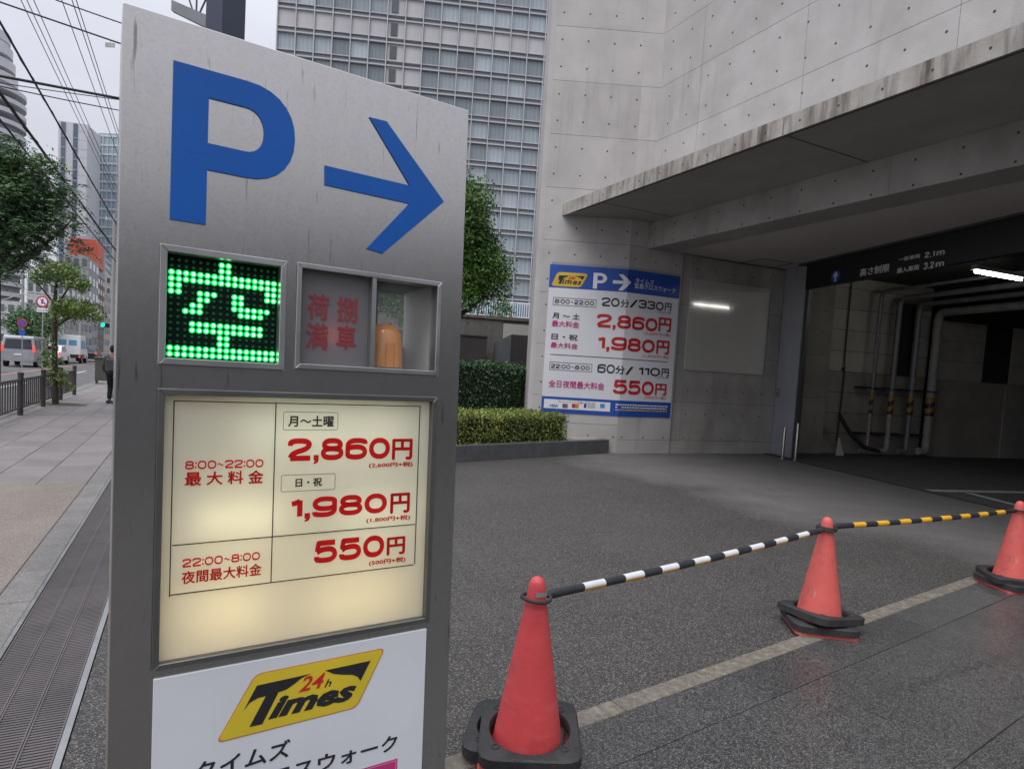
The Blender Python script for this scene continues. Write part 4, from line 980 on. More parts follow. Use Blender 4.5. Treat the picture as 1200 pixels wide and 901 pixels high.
# posts at the jamb
for px, py, top, lab in ((917, 534, 500, 'slim steel guard post left of the garage door rail'), (932, 536, 495, 'slim steel guard post right of the garage door rail')):
    p = at(px, py, G(px, py).y - .55); p.z = 0; hgt = at(px, top, p.y).z
    t = empty('guard_post', Matrix.Translation((p.x, p.y, 0)), lab, 'post', 'steel guard posts at the garage door')
    MB().lathe([(.032, 0), (.032, hgt - .01), (.026, hgt), (.001, hgt + .002)], 14).build('post', flat('post_steel', (.42, .39, .34), .3, metal=.9), t, I4, smooth=True)
    MB().lathe([(.055, .0), (.055, .016), (.034, .018)], 14).build('base_plate', STEELF, t, I4)

# ------------------------------------------------------------------ poster on the tower, folded round its edge
n1 = Vector((-dirv(azF1).y, dirv(azF1).x, 0)); n2 = Vector((-dirv(azF2).y, dirv(azF2).x, 0))
def PS(x, y):
    p = hit(x, y, TA, n1) - TA; u = p.dot(dirv(azF1))
    if u <= len1: return u, p.z
    p = hit(x, y, TB, n2) - TB; return len1 + p.dot(dirv(azF2)), p.z
POFF = .012
def PMAP(u, y, z):
    o = POFF - y
    if abs(u - len1) < 1e-4: return TB - (n1 + n2).normalized() * o * 1.02 + Vector((0, 0, z))
    if u < len1: return TA + dirv(azF1) * u - n1 * o + Vector((0, 0, z))
    return TB + dirv(azF2) * (u - len1) - n2 * o + Vector((0, 0, z))
def pmesh(name, vs, fs, m, parent):
    """flat (u, y, z) faces cut along the fold line, then laid on the two wall faces"""
    me = MB().add(vs, fs).mesh(name); bm = bmesh.new(); bm.from_mesh(me)
    bmesh.ops.bisect_plane(bm, geom=list(bm.verts) + list(bm.edges) + list(bm.faces), dist=1e-5, plane_co=(len1, 0, 0), plane_no=(1, 0, 0))
    for v in bm.verts: v.co = PMAP(*v.co)
    bm.to_mesh(me); bm.free(); me.materials.append(m)
    return link(name, me, parent, PI_)
po = empty('price_poster', Matrix.Translation((TA.x, TA.y, 0)), 'large white and blue parking tariff poster wrapped round the concrete tower', 'poster')
PI_ = Matrix.Translation((-TA.x, -TA.y, 0))
def psheet(name, u0_, u1_, z0, z1, y, m, parent=po, M=None):
    us = sorted(set([u0_, u1_] + [len1 + d for d in (.0,) if u0_ < len1 + d < u1_])); n = len(us)
    vs = [PMAP(u, y, z0) for u in us] + [PMAP(u, y, z1) for u in us]
    back = [PMAP(u, y + .004, z0) for u in us] + [PMAP(u, y + .004, z1) for u in us]
    mb = MB().add(vs + back, [(i, i + 1, n + i + 1, n + i) for i in range(n - 1)] + [(2 * n + i, 3 * n + i, 3 * n + i + 1, 2 * n + i + 1) for i in range(n - 1)]
                  + [(i, 2 * n + i, 2 * n + i + 1, i + 1) for i in range(n - 1)] + [(n + i, n + i + 1, 3 * n + i + 1, 3 * n + i) for i in range(n - 1)] + [(0, n, 3 * n, 2 * n), (n - 1, 3 * n - 1, 4 * n - 1, 2 * n - 1)])
    return mb.build(name, m, parent, PI_ if M is None else M)
pl0 = (PS(644.7, 310)[0] + PS(634, 481)[0]) / 2; pl1 = (PS(796.7, 321.7)[0] + PS(785, 489.5)[0]) / 2
pzt = (PS(644.7, 310.3)[1] + PS(735, 316)[1] + PS(796, 321.7)[1]) / 3; pzb = (PS(634, 481.4)[1] + PS(785, 489.5)[1]) / 2
zh = (PS(642, 338.3)[1] + PS(794.7, 347.7)[1]) / 2; zf = (PS(635.4, 463.5)[1] + PS(786.2, 471)[1]) / 2
psheet('sheet', pl0, pl1, zf, zh, 0, POSTERW); psheet('header_band', pl0, pl1, zh, pzt, 0, POSTERB); psheet('footer_band', pl0, pl1, pzb, zf, 0, POSTERB)
psheet('top_margin', pl0 + .03, pl1, pzt, pzt + .05, 0, flat('clear_margin', (.33, .32, .32), .3))
# rectified box: u from the two points, z as given by a shared scale so that the rows stay level
def PB(bl, tr):
    a, b = PS(*bl), PS(*tr); return a[0], b[0], a[1], b[1]
def PB4(l, r, b, t): return PS(*l)[0], PS(*r)[0], PS(*b)[1], PS(*t)[1]
def ptext(nm, T, box, m, y=-.004):
    vs, fs = fit(T, *box, y, -.0006); return pmesh(nm, vs, fs, m, po)
def ppoly(nm, pts, m, y0=-.003): return pmesh(nm, [(u, y0, z) for u, z in pts], [tuple(range(len(pts)))], m, po)
lgp = [PS(653.5, 318.3), PS(689.5, 320.5), PS(680.5, 336.5), PS(645.5, 334.5)]
ppoly('logo_badge', _arc(lgp, True, .06), mat('poster_yellow', (.72, .48, .05), rough=.4, scale=3), -.004)
def PZ(x, y): return PS(640 + x / 7.5, 305 + y / 7.5)
for P_ in ([(112, 130), (195, 132), (185, 145), (140, 152), (105, 180)], [(250, 135), (338, 138), (318, 172), (300, 152)], [(133, 150), (156, 149), (128, 204), (105, 202)]):
    ppoly('logo_shape', [PZ(*p) for p in P_], BLACKP, -.007)
ptext('logo_text', ctext('imes', 0, .3, .025, 1.12), PB4((658.2, 331), (681.5, 330), (660, 332.4), (660, 326.2)), BLACKP, -.007)
ptext('logo_text', ctext('24h', 0, .3, .02), PB4((665.5, 326), (674, 326), (670, 327.6), (670, 323.3)), REDP, -.008)
def Pshape(u0_, u1_, z0, z1, m, nm, y0):
    W = u1_ - u0_; H_ = z1 - z0; st = W * .30
    o = [(u0_ + st, z1)] + [(u0_ + W * .55 + W * .45 * math.sin(t), z1 - H_ * .32 + H_ * .32 * math.cos(t)) for t in [PI * k / 8 for k in range(9)]] + [(u0_ + st, z1 - H_ * .64)]
    i = [(u0_ + st, z1 - H_ * .18)] + [(u0_ + W * .55 + W * .17 * math.sin(t), z1 - H_ * .32 + H_ * .14 * math.cos(t)) for t in [PI * k / 8 for k in range(9)]] + [(u0_ + st, z1 - H_ * .46)]
    n = len(o); mb = MB().add([(a, y0, b) for a, b in o + i], [(k, k + 1, n + k + 1, n + k) for k in range(n - 1)])
    mb.add([(u0_, y0, z0), (u0_ + st, y0, z0), (u0_ + st, y0, z1), (u0_, y0, z1)], [(0, 1, 2, 3)])
    return pmesh(nm, mb.v, mb.f, m, po)
pb = PB4((695, 330), (711, 330), (698, 338), (700, 319.5)); Pshape(*pb, PWHITE, 'letter', -.004)
ppoly('arrow', [PZ(*p) for p in [(585, 172), (682, 178), (638, 120), (676, 122), (745, 194), (672, 264), (630, 262), (680, 206), (585, 202)]], PWHITE, -.004)
ptext('name_text', ctext('タイムズ', .012), PB4((744, 330), (766, 330), (750, 331.8), (750, 325.8)), PWHITE)
ptext('name_text', ctext('堂島クロスウォーク', .012), PB4((742.8, 337), (791.3, 338), (760, 339.5), (760, 333.2)), PWHITE)
def poutline(a, b, c, d):
    h = (a, b, c, d); t = .012
    o = [(h[0], h[2]), (h[1], h[2]), (h[1], h[3]), (h[0], h[3])]; i = [(h[0] + t, h[2] + t), (h[1] - t, h[2] + t), (h[1] - t, h[3] - t), (h[0] + t, h[3] - t)]
    MB().add([PMAP(u, -.004, z) for u, z in o + i], [(k, (k + 1) % 4, 4 + (k + 1) % 4, 4 + k) for k in range(4)]).build('text_outline', flat('grey_print', (.2, .2, .22), .5), po, PI_)
poutline(*PB4((647.8, 353), (698.7, 355), (650, 357), (650, 347.7)))
poutline(*PB4((643.8, 428), (693.7, 430), (650, 433), (650, 423.4)))
TJ = dict(wd=1.15, w=.20, gap=.14)
ptext('hours_text', digits('8:00~22:00', **TJ), PB4((650, 352), (696, 354), (652, 354.9), (652, 350.0)), BLACKP)
ptext('hours_text', digits('22:00~8:00', **TJ), PB4((645.5, 429), (691, 430), (650, 430.8), (650, 426)), BLACKP)
ptext('price_text', digits('20', 1.1, .19), PB4((705, 353), (726, 353), (715, 358.8), (715, 348.6)), BLACKP)
ptext('unit_text', ctext('分', .02), PB4((727.3, 353), (736.7, 353), (731, 359.9), (731, 350.6)), BLACKP)
ptext('slash_text', ctext('/', .008), PB4((737.5, 353), (747, 353), (740, 360.0), (740, 350.6)), BLACKP)
ptext('price_text', digits('330', 1.1, .19), PB4((748.3, 353), (777.5, 353), (762, 362.2), (762, 352.2)), BLACKP)
ptext('price_text', ctext('円', .02), PB4((779, 353), (786.7, 353), (783, 363.8), (783, 354.8)), BLACKP)
ptext('tax_text', ctext('(300円+税)', .0), PB4((770, 366), (786, 366), (778, 367.3), (778, 364.8)), BLACKP)
ptext('weekday_text', ctext('月 ～ 土', .02), PB4((647.3, 369), (679.3, 370), (655, 373.0), (655, 366.0)), BLACKP)
ptext('tariff_text', ctext('最大料金', .02), PB4((646.5, 379), (678.7, 379), (660, 382.8), (660, 375.5)), MAG)
ptext('weekday_text', ctext('日・祝', .02), PB4((646, 394), (677, 394), (660, 398.0), (660, 390.8)), BLACKP)
ptext('tariff_text', ctext('最大料金', .02), PB4((645, 404), (677, 404), (660, 407.8), (660, 401)), MAG)
ptext('price_text', digits('2,860', 1.12, .22, .10), PB4((699.3, 375), (770.2, 378), (718.7, 386.6), (706, 367.4)), REDP)
ptext('price_text', ctext('円', .03), PB4((771.3, 380), (786, 380), (778, 388.6), (778, 371.8)), REDP)
ptext('tax_text', ctext('(2,600円+税)', .0), PB4((754.5, 391), (786, 391), (770, 393.7), (770, 389.6)), REDP)
ptext('price_text', digits('1,980', 1.12, .22, .10), PB4((700.6, 403), (767, 403), (716.7, 412.4), (706, 393.3)), REDP)
ptext('price_text', ctext('円', .03), PB4((768.7, 405), (783.9, 405), (776, 414.8), (776, 398.5)), REDP)
ptext('tax_text', ctext('(1,800円+税)', .0), PB4((752.5, 417), (783.4, 417), (770, 419.8), (770, 415.8)), REDP)
zl_ = PS(713, 418.8)[1]; psheet('rule_line', PS(645, 415)[0], PS(781.7, 423)[0], zl_ - .007, zl_ + .007, -.004, flat('grey_rule', (.08, .08, .09), .5))
ptext('price_text', digits('60', 1.1, .19), PB4((700, 430), (720.5, 431), (710, 436.8), (710, 426.3)), BLACKP)
ptext('unit_text', ctext('分', .02), PB4((721, 432), (731.6, 432), (726, 437.9), (726, 428)), BLACKP)
ptext('slash_text', ctext('/', .008), PB4((732.5, 432), (741.5, 433), (737, 438.6), (737, 429)), BLACKP)
ptext('price_text', digits('110', 1.1, .19), PB4((748, 433), (773, 434), (760, 439.8), (760, 430.0)), BLACKP)
ptext('price_text', ctext('円', .02), PB4((774.8, 433), (783.4, 433), (779, 440.6), (779, 431.4)), BLACKP)
ptext('tax_text', ctext('(100円+税)', .0), PB4((767.5, 442), (783, 442), (775, 443.3), (775, 440.9)), BLACKP)
ptext('tariff_text', ctext('全日夜間最大料金', .02), PB4((642.8, 449), (708.2, 451), (670, 454.4), (670, 445.8)), MAG)
ptext('price_text', digits('550', 1.12, .22, .10), PB4((718.7, 450), (766, 450), (740, 461.9), (740, 445.2)), REDP)
ptext('price_text', ctext('円', .03), PB4((767.2, 455), (780.5, 455), (773, 462.8), (773, 449)), REDP)
ptext('tax_text', ctext('(500円+税)', .0), PB4((754.6, 465), (779.7, 465), (766, 467.8), (766, 463.8)), REDP)
fb = PB4((637.5, 470), (715, 475), (660, 478.6), (660, 467.9)); psheet('card_box', *fb, -.004, PWHITE)
ptext('footer_text', ctext('クレジットカードご利用いただけます', .0), PB4((654, 470), (698, 472), (670, 471.9), (670, 469.2)), BLACKP, -.010)
ptext('footer_text', ctext('VISA', 0, .2, .02), PB4((644, 474), (653.4, 475), (649, 476.3), (649, 473)), POSTERB, -.010)
def card(px0, px1, cols):
    b = PB4((px0, 475), (px1, 475), ((px0 + px1) / 2, 477.2), ((px0 + px1) / 2, 472.6)); n = len(cols)
    for k, c in enumerate(cols): psheet('card_mark', b[0] + (b[1] - b[0]) * k / n + .0005, b[0] + (b[1] - b[0]) * (k + 1) / n - .0005, b[2], b[3], -.010, flat('card_%d_%d' % (px0, k), c, .5))
card(659, 665.2, [(.02, .08, .4), (.5, .03, .04), (.03, .25, .08)])
card(670, 678, [(.5, .03, .03), (.62, .25, .04)]); card(684, 687, [(.03, .06, .3)]); card(688, 697, [(.5, .5, .5)]); card(703, 708.5, [(.04, .3, .62)])
for j in range(3):
    z = PS(740, 474.2 + j * 3)[1]; u = PS(721, 475)[0]; ue = PS(781 if j < 2 else 780, 478)[0]; rr_ = random.Random(j); ns = MB()
    while u < ue:
        L_ = rr_.uniform(.03, .07)
        if not (u < len1 < u + L_):
            vs = [PMAP(a, -.004, b) for a, b in ((u, z - .012), (u + L_, z - .012), (u + L_, z + .012), (u, z + .012))]; ns.add(vs, [(0, 1, 2, 3)])
        u += L_ + .012
    tag(ns.build('fine_print', PWHITE if j < 2 else mat('poster_yellow', (.7, .5, .05)), po, PI_, fix=False), kind='stuff')

# ================================================================== VEGETATION
def leaves(name, centers, size, m, parent=None, M=None, droop=0., aspect=.45, flatn=0.):
    """one mesh of small folded leaves at the given points"""
    P = np.asarray(centers, float); n = len(P)
    d = rng.normal(size=(n, 3)); d[:, 2] = d[:, 2] * (1 - flatn) - droop; d /= np.linalg.norm(d, axis=1)[:, None] + 1e-9
    u = rng.normal(size=(n, 3)); w_ = np.cross(d, u); w_ /= np.linalg.norm(w_, axis=1)[:, None] + 1e-9
    s = size * rng.uniform(.6, 1.25, size=(n, 1))
    nn = np.cross(d, w_)
    a = P - d * s * .5; b = P + w_ * s * aspect * .5 + nn * s * .08; c = P + d * s * .5; e = P - w_ * s * aspect * .5 + nn * s * .08
    V = np.stack([a, b, c, e], 1).reshape(-1, 3)
    me = bpy.data.meshes.new(name); me.vertices.add(4 * n); me.vertices.foreach_set('co', V.ravel())
    me.loops.add(4 * n); me.loops.foreach_set('vertex_index', np.arange(4 * n)); me.polygons.add(n)
    me.polygons.foreach_set('loop_start', np.arange(0, 4 * n, 4)); me.polygons.foreach_set('loop_total', np.full(n, 4))
    me.update(calc_edges=True); me.validate(); me.materials.append(m)
    return link(name, me, parent, M if M is not None else I4)
def blob_pts(blobs, n, clump=.16, per=22, shell=.55):
    out = []; vol = np.array([b[3] * b[4] * b[5] for b in blobs]); vol = vol / vol.sum()
    for b, f in zip(blobs, vol):
        k = max(3, int(n * f / per)); d = rng.normal(size=(k, 3)); d /= np.linalg.norm(d, axis=1)[:, None]
        r = shell + (1 - shell) * rng.random((k, 1)) ** .8
        c = np.array(b[:3]) + d * r * np.array(b[3:6])
        p = np.repeat(c, per, 0) + rng.normal(size=(k * per, 3)) * clump
        out.append(p)
    return np.concatenate(out)
def pinnate(tips, m, name, parent, M, ln=.34, nl=9, lsz=.10):
    """drooping feathery leaf sprays"""
    pts = []; dirs = []
    for t in tips:
        az = rng.uniform(0, 2 * PI); el = rng.uniform(-.3, .5); d = np.array([math.cos(az), math.sin(az), el]); d /= np.linalg.norm(d)
        side = np.cross(d, [0, 0, 1.]); side /= np.linalg.norm(side)
        for k in range(nl):
            f = k / (nl - 1); p = t + d * ln * f + np.array([0, 0, -1.]) * ln * .55 * f * f
            for s in (-1, 1):
                q = side * s * .85 + d * .45 + np.array([0, 0, -.35]); q = q / np.linalg.norm(q); pts.append(p); dirs.append(q)
    P = np.array(pts); D = np.array(dirs); n = len(P); s = lsz * rng.uniform(.7, 1.2, (n, 1))
    W = np.cross(D, rng.normal(size=(n, 3)) * .4 + [0, 0, 1.]); W /= np.linalg.norm(W, axis=1)[:, None]
    V = np.stack([P, P + D * s * .45 + W * s * .16, P + D * s, P + D * s * .45 - W * s * .16], 1).reshape(-1, 3)
    me = bpy.data.meshes.new(name); me.vertices.add(4 * n); me.vertices.foreach_set('co', V.ravel())
    me.loops.add(4 * n); me.loops.foreach_set('vertex_index', np.arange(4 * n)); me.polygons.add(n)
    me.polygons.foreach_set('loop_start', np.arange(0, 4 * n, 4)); me.polygons.foreach_set('loop_total', np.full(n, 4))
    me.update(calc_edges=True); me.validate(); me.materials.append(m)
    return link(name, me, parent, M)
def limb(mb, a, b, r0, r1, bend=.12, n=5, k=8):
    a, b = Vector(a), Vector(b); off = Vector((random.uniform(-1, 1), random.uniform(-1, 1), random.uniform(-.3, .3))) * bend * (b - a).length
    mb.tube([a.lerp(b, t) + off * 4 * t * (1 - t) * .5 for t in [i / n for i in range(n + 1)]], [r0 + (r1 - r0) * i / n for i in range(n + 1)], k)
# clipped low hedge in the planter, darker hedge behind
PA = G(537, 541.5); PBp = G(713, 530.5); azP = math.degrees(math.atan2((PBp - PA).x, (PBp - PA).y)); lenP = (PBp - PA).length
FP = frame(Vector((PA.x, PA.y, 0)), azP)
plt = empty('planter', FP, 'dark granite planter kerb holding the clipped low hedge', 'planter')
GRK = mat('dark_granite', (.115, .118, .125), (.085, .088, .093), rough=.5, scale=4, bump=.3, bscale=120, speck=(.2, .2, .2), sscale=200, samt=.4, streak=((.06, .06, .065), 14, 2, .55, .75))
xs = [-2.4, -.9, .35, 1.75, 2.7, lenP]
for i in range(len(xs) - 1): MB().bbox(xs[i] + .002, xs[i + 1] - .002, 0, .12, 0, .27, .006).build('kerb_block', GRK, plt, I4)
MB().bbox(lenP - .12, lenP - .002, .122, 1.2, 0, .27, .006).build('kerb_block', GRK, plt, I4)
SOIL = mat('soil', (.09, .07, .05), (.05, .04, .03), rough=.95, scale=10, bump=.8, bscale=40)
MB().box(-2.4, lenP - .125, .125, 2.2, 0, .235).build('soil', SOIL, plt, I4)
lowE = .0
def PLx(px, py, yy): # along planter at depth yy off its face
    O = FP @ Vector((0, yy, 0)); n_ = Vector((-dirv(azP).y, dirv(azP).x, 0)); return (hit(px, py, O, n_) - O).dot(dirv(azP))
hx = PLx(662, 505, .2)
LEDG = mat('pale_stone', (.36, .33, .29), rough=.8, scale=5)
MB().bbox(hx + .05, lenP - .13, .13, .9, .2, .275, .005).build('stone_ledge', LEDG, plt, I4)
def hedge(name, F, x0, x1, y0, y1, z0, z1, n, size, m, label, dark, rough_=.05):
    t = empty(name, F @ Matrix.Translation((x0, y0, 0)), label, 'hedge')
    T = Matrix.Translation((-x0, -y0, 0)); e = .07
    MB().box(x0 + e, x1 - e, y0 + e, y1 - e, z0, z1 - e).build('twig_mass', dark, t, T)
    A = [(x1 - x0) * (z1 - z0), (x1 - x0) * (y1 - y0), (y1 - y0) * (z1 - z0) , (x1 - x0) * (z1 - z0) * .3]; s = sum(A); pts = []
    for k, a in enumerate(A):
        c = int(n * a / s); q = rng.random((c, 3)); dp = np.abs(rng.normal(size=c)) * .05
        X = x0 + (x1 - x0) * q[:, 0]; Y = y0 + (y1 - y0) * q[:, 1]; Z = z0 + (z1 - z0) * q[:, 2]
        if k == 0: Y = y0 + dp - .01
        elif k == 1: Z = z1 - dp + .02 * np.sin(X * 7) * np.sin(Y * 9 + 1) + .012
        elif k == 2: X = x1 - dp
        else: Y = y1 - dp
        r = rng.normal(size=(c, 3)) * rough_ * .35
        pts.append(np.stack([X, Y, Z], 1) + r)
    leaves('foliage', np.concatenate(pts), size, m, t, T, aspect=.55)
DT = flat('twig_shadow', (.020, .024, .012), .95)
hedge('low_hedge', FP, -2.3, hx, .14, 1.35, .24, .74, 30000, .042, LEAF4, 'low clipped yellow-green hedge in the granite planter', DT)
hedge('tall_hedge', FP, -3.0, hx + 1.0, 2.1, 2.9, .30, 1.60, 26000, .055, LEAF3, 'taller dark green hedge behind the low clipped hedge', DT, .12)
# tree behind the sign
tp = at(503, 400, 15.2); tp.z = 0
tr = empty('broadleaf_tree', Matrix.Translation(tp), 'bright green bushy tree beyond the hedge, half hidden by steel sign', 'tree')
mb = MB(); limb(mb, (0, 0, 0), (.1, 0, 2.4), .17, .12, .05)
for a in ((1.4, -.2, 3.3), (-1.2, .2, 4.0), (.5, .2, 5.0), (-.3, -.4, 4.6), (.9, -.3, 4.2)): limb(mb, (.1, 0, 2.3), a, .085, .02, .18)
mb.build('trunk', BARK, tr, I4, smooth=True)
bl = [(.1, 0, 4.6, 1.25, 1.1, 1.15), (1.15, -.1, 3.65, .78, .8, .62), (-1.0, .1, 3.9, 1.1, 1.0, 1.0), (.55, 0, 5.3, .85, .8, .75), (.5, -.2, 3.3, .9, .8, .55), (.95, .1, 4.5, .6, .7, .6), (1.35, 0, 4.0, .5, .6, .45), (-.4, 0, 3.0, .9, .8, .6)]
leaves('crown', blob_pts(bl, 64000, .11, 26, .35), .085, LEAF2, tr, I4, droop=.2)
# conifer in the distance behind the low wall
cp = at(586, 380, 22); cp.z = 0
tr = empty('small_conifer', Matrix.Translation(cp), 'small dark conifer behind the low concrete wall', 'tree')
mb = MB(); limb(mb, (0, 0, 0), (0, 0, 3.4), .08, .03, .02); mb.build('trunk', BARK, tr, I4)
leaves('crown', blob_pts([(0, 0, 2.6, .75, .7, .7), (0, 0, 3.3, .5, .5, .6), (0, 0, 3.8, .25, .25, .4)], 5000, .1, 16), .09, LEAF2, tr, I4)
# low walls behind the hedge
LWM = mat('brown_tile_wall', (.085, .078, .074), (.07, .065, .062), rough=.6, scale=3)
w1 = at(583, 430, 17.5); 
LOWM = mat('weathered_low_wall', (.20, .19, .175), (.15, .142, .13), rough=.9, scale=2, bump=.3, streak=((.11, .10, .09), 4, .4, .5, .75))
lowall = empty('low_wall', frame(Vector((at(570, 430, 19).x, 19, 0)), 80), 'low weathered concrete wall with pale inset panel behind hedge', 'wall')
MB().box(-5, .42, 0, .3, 0, 3.0).build('wall', LOWM, lowall, I4); MB().box(.422, 3.5, .02, .3, 0, 3.0).build('wall', LOWM, lowall, I4)
MB().box(.44, 3.4, -.02, .019, 2.45, 2.90).build('pale_panel', flat('pale_inset', (.55, .52, .51), .7), lowall, I4)
MB().box(-5.02, 3.52, -.04, .34, 3.002, 3.08).build('coping', LOWM, lowall, I4)
dw = empty('dark_enclosure', frame(Vector((at(597, 430, 17.2).x, 17.2, 0)), 84), 'dark brown tiled enclosure between the concrete wall and tower', 'enclosure')
MB().box(0, 3.2, 0, .3, 0, 2.48).build('front_wall', LWM, dw, I4)
MB().add([(0, 0, 0), (0, 0, 2.48), (-.35, 1.6, 0), (-.35, 1.6, 2.28), (-.1, 1.6, 0), (-.1, 1.6, 2.28), (.1, .29, 0), (.1, .29, 2.48)], [(0, 1, 3, 2), (1, 7, 5, 3), (2, 3, 5, 4)]).build('side_wall', flat('grey_tile', (.12, .125, .13), .6), dw, I4)
dw2 = empty('dark_panel_wall', frame(Vector((at(569, 430, 18.4).x, 18.4, 0)), 80), 'low dark slab wall at left behind the tall hedge', 'wall')
MB().box(-4.5, 0, 0, .3, 0, 2.42).build('wall', LWM, dw2, I4); MB().box(-4.52, .02, -.02, .32, 2.421, 2.46).build('coping', LWM, dw2, I4)
# white railing
rp = at(600, 372, 55); rl_ = empty('white_railing', frame(Vector((rp.x, rp.y, 0)), 84), 'white vertical bar railing on the terrace below the hotel', 'railing')
mb = MB().box(-6, 12, 0, .06, rp.z + 1.25, rp.z + 1.36).box(-6, 12, 0, .06, rp.z + .05, rp.z + .12); mb.build('rails', flat('rail_white', (.7, .7, .74), .5), rl_, I4)
mb = MB()
for k in range(90): mb.box(-6 + k * .2, -6 + k * .2 + .07, .01, .05, rp.z + .12, rp.z + 1.25)
tag(mb.build('bars', flat('rail_white', (.7, .7, .74), .5), rl_, I4), kind='stuff')
MB().box(-6, 12, .2, .6, 0, rp.z + .05).build('terrace_wall', flat('terrace_brick', (.25, .13, .10), .8), rl_, I4)
MB().box(-6, 12, .3, .5, rp.z + .05, rp.z + 1.3).build('backing', flat('rail_blue', (.18, .30, .36), .5), rl_, I4)

# ================================================================== HOTEL TOWER
HOd = 95.; hp = at(326, 0, HOd); hoO = Vector((hp.x, HOd, 0)); azH = 84.0
hot = empty('hotel_tower', frame(hoO, azH), 'pale high-rise with a regular grid of curtained windows behind sign', 'high-rise')
FLH = 3.3; BAY = 2.62; NB = 19; Z0 = 9.2; NF = 17
PANELW = mat('hotel_panel', (.47, .455, .46), (.42, .41, .415), rough=.7, scale=.6, stretch=(1, 1, .3), rvar=.05)
MB().box(0, NB * BAY, .5, 22, 0, Z0 + NF * FLH).build('core', flat('hotel_core', (.36, .35, .36), .7), hot, I4)
HFR = mat('hotel_frame', (.44, .445, .47), (.40, .405, .43), rough=.6, scale=.4)
fin = MB().box(-.075, .075, -.2, .50, Z0 - .4, Z0 + NF * FLH).build('fin', HFR, hot, Matrix.Translation((0, 0, 0)))
for k in range(1, NB + 1):
    o = fin.copy(); COL.objects.link(o); o.parent = hot; o.matrix_local = Matrix.Translation((k * BAY, 0, 0))
SP2 = [7, 8]; SOLID = 12
band = MB().box(0, NB * BAY, -.12, .50, -.10, .10).box(0, NB * BAY, -.05, .50, .66, .78).build('floor_band', HFR, hot, Matrix.Translation((0, 0, Z0)))
for k in range(1, NF + 1):
    o = band.copy(); COL.objects.link(o); o.parent = hot; o.matrix_local = Matrix.Translation((0, 0, Z0 + k * FLH))
sp = MB().box(.10, BAY - .10, .2, .49, .11, .61).build('spandrel', flat('spandrel_dark', (.22, .22, .235), .4), hot, I4); first_sp = True
HG = [GLASSB]
CUR = mat('curtained_glass', (.32, .36, .385), (.20, .235, .26), rough=.10, scale=1, stretch=(3.2, 1, .02), rvar=.42, spec=.8)
win = MB().box(.10, BAY - .10, .30, .49, .79, 3.19).build('window', CUR, hot, Matrix.Translation((0, 0, Z0)))
solid = MB().box(.10, BAY - .10, .15, .49, .79, 3.19).build('wall_panel', PANELW, hot, Matrix.Translation((6 * BAY, 0, Z0)))
swin = MB().box(.5, 1.5, .02, .14, 1.1, 2.9).build('service_window', GLASSD, hot, Matrix.Translation((6 * BAY, 0, Z0)))
sp.matrix_local = Matrix.Translation((0, 0, Z0))
for f in range(NF):
    for b in range(NB):
        T = Matrix.Translation((b * BAY, 0, Z0 + f * FLH)); s_ = b in (6, 7)
        if f or b:
            o = (solid if (s_ or f == SOLID) else win).copy(); COL.objects.link(o); o.parent = hot; o.matrix_local = T
            if not s_: o = sp.copy(); COL.objects.link(o); o.parent = hot; o.matrix_local = T
        if b == 6 and f:
            o = swin.copy(); COL.objects.link(o); o.parent = hot; o.matrix_local = T
bar_ = MB().box(.97, 1.03, -.02, .02, 1.1, 2.9).box(.5, 1.5, -.02, .02, 1.97, 2.03).build('window_bars', WHITEB, swin, I4)

# ================================================================== STREET SIDE BUILDINGS
def block(name, O, az, W, D, H, label, m, cols, rows, wm=GLASSD, roof=True, ww=.6, wh=.5, side=0, z0=1.0, cat='building', band=None, dside=-1):
    """box with window parts on the front (y=0) and on one side (x = W if dside > 0)"""
    t = empty(name, frame(O, az), label, cat)
    MB().box(0, W, 0, D, -.13, H).build('walls', m, t, I4)
    if roof: MB().box(-.15, W + .15, -.15, D + .15, H + .001, H + .45).build('parapet', m, t, I4)
    if cols and rows:
        bw, bh = W / cols, (H - z0) / rows
        first = None
        for i in range(cols):
            for j in range(rows):
                T = Matrix.Translation((bw * (i + .5), 0, z0 + bh * (j + .5)))
                if first is None:
                    first = MB().box(-bw * ww / 2, bw * ww / 2, -.05, .10, -bh * wh / 2, bh * wh / 2).build('window', wm, t, T)
                    MB().box(-bw * ww / 2 - .06, bw * ww / 2 + .06, -.12, .06, -bh * wh / 2 - .16, -bh * wh / 2 - .02).build('sill', WHITEB, first, I4)
                else:
                    o = copy_tree(first, t); o.matrix_local = T
    if side:
        bd, bh = D / side, (H - z0) / max(rows, 1); first = None
        for i in range(side):
            for j in range(rows):
                T = Matrix.Translation((W if dside > 0 else 0, bd * (i + .5), z0 + bh * (j + .5)))
                if first is None:
                    first = MB().box(-.05, .05, -bd * ww / 2, bd * ww / 2, -bh * wh / 2, bh * wh / 2).build('window', wm, t, T)
                else:
                    o = first.copy(); COL.objects.link(o); o.parent = t; o.matrix_local = T
    if band:
        n_, bm2 = band
        for j in range(n_): MB().box(-.25, W + .25, -.25, D + .1, H * (j + 1) / (n_ + .3) - .5, H * (j + 1) / (n_ + .3)).build('floor_band', bm2, t, I4)
    return t
BEI = mat('beige_render', (.40, .37, .33), (.35, .33, .29), rough=.85, scale=.5)
GRE = mat('grey_render', (.33, .33, .33), (.29, .29, .29), rough=.85, scale=.5)
WHR = mat('white_render', (.52, .52, .52), (.47, .47, .47), rough=.85, scale=.5)
BRK = mat('brown_brick_wall', (.17, .11, .085), (.14, .09, .07), rough=.85, scale=2)
ORR = mat('orange_roof_panel', (.52, .085, .045), (.46, .08, .045), rough=.6, scale=.5)
DRK = mat('dark_tile_wall', (.13, .12, .115), (.10, .095, .09), rough=.6, scale=1)
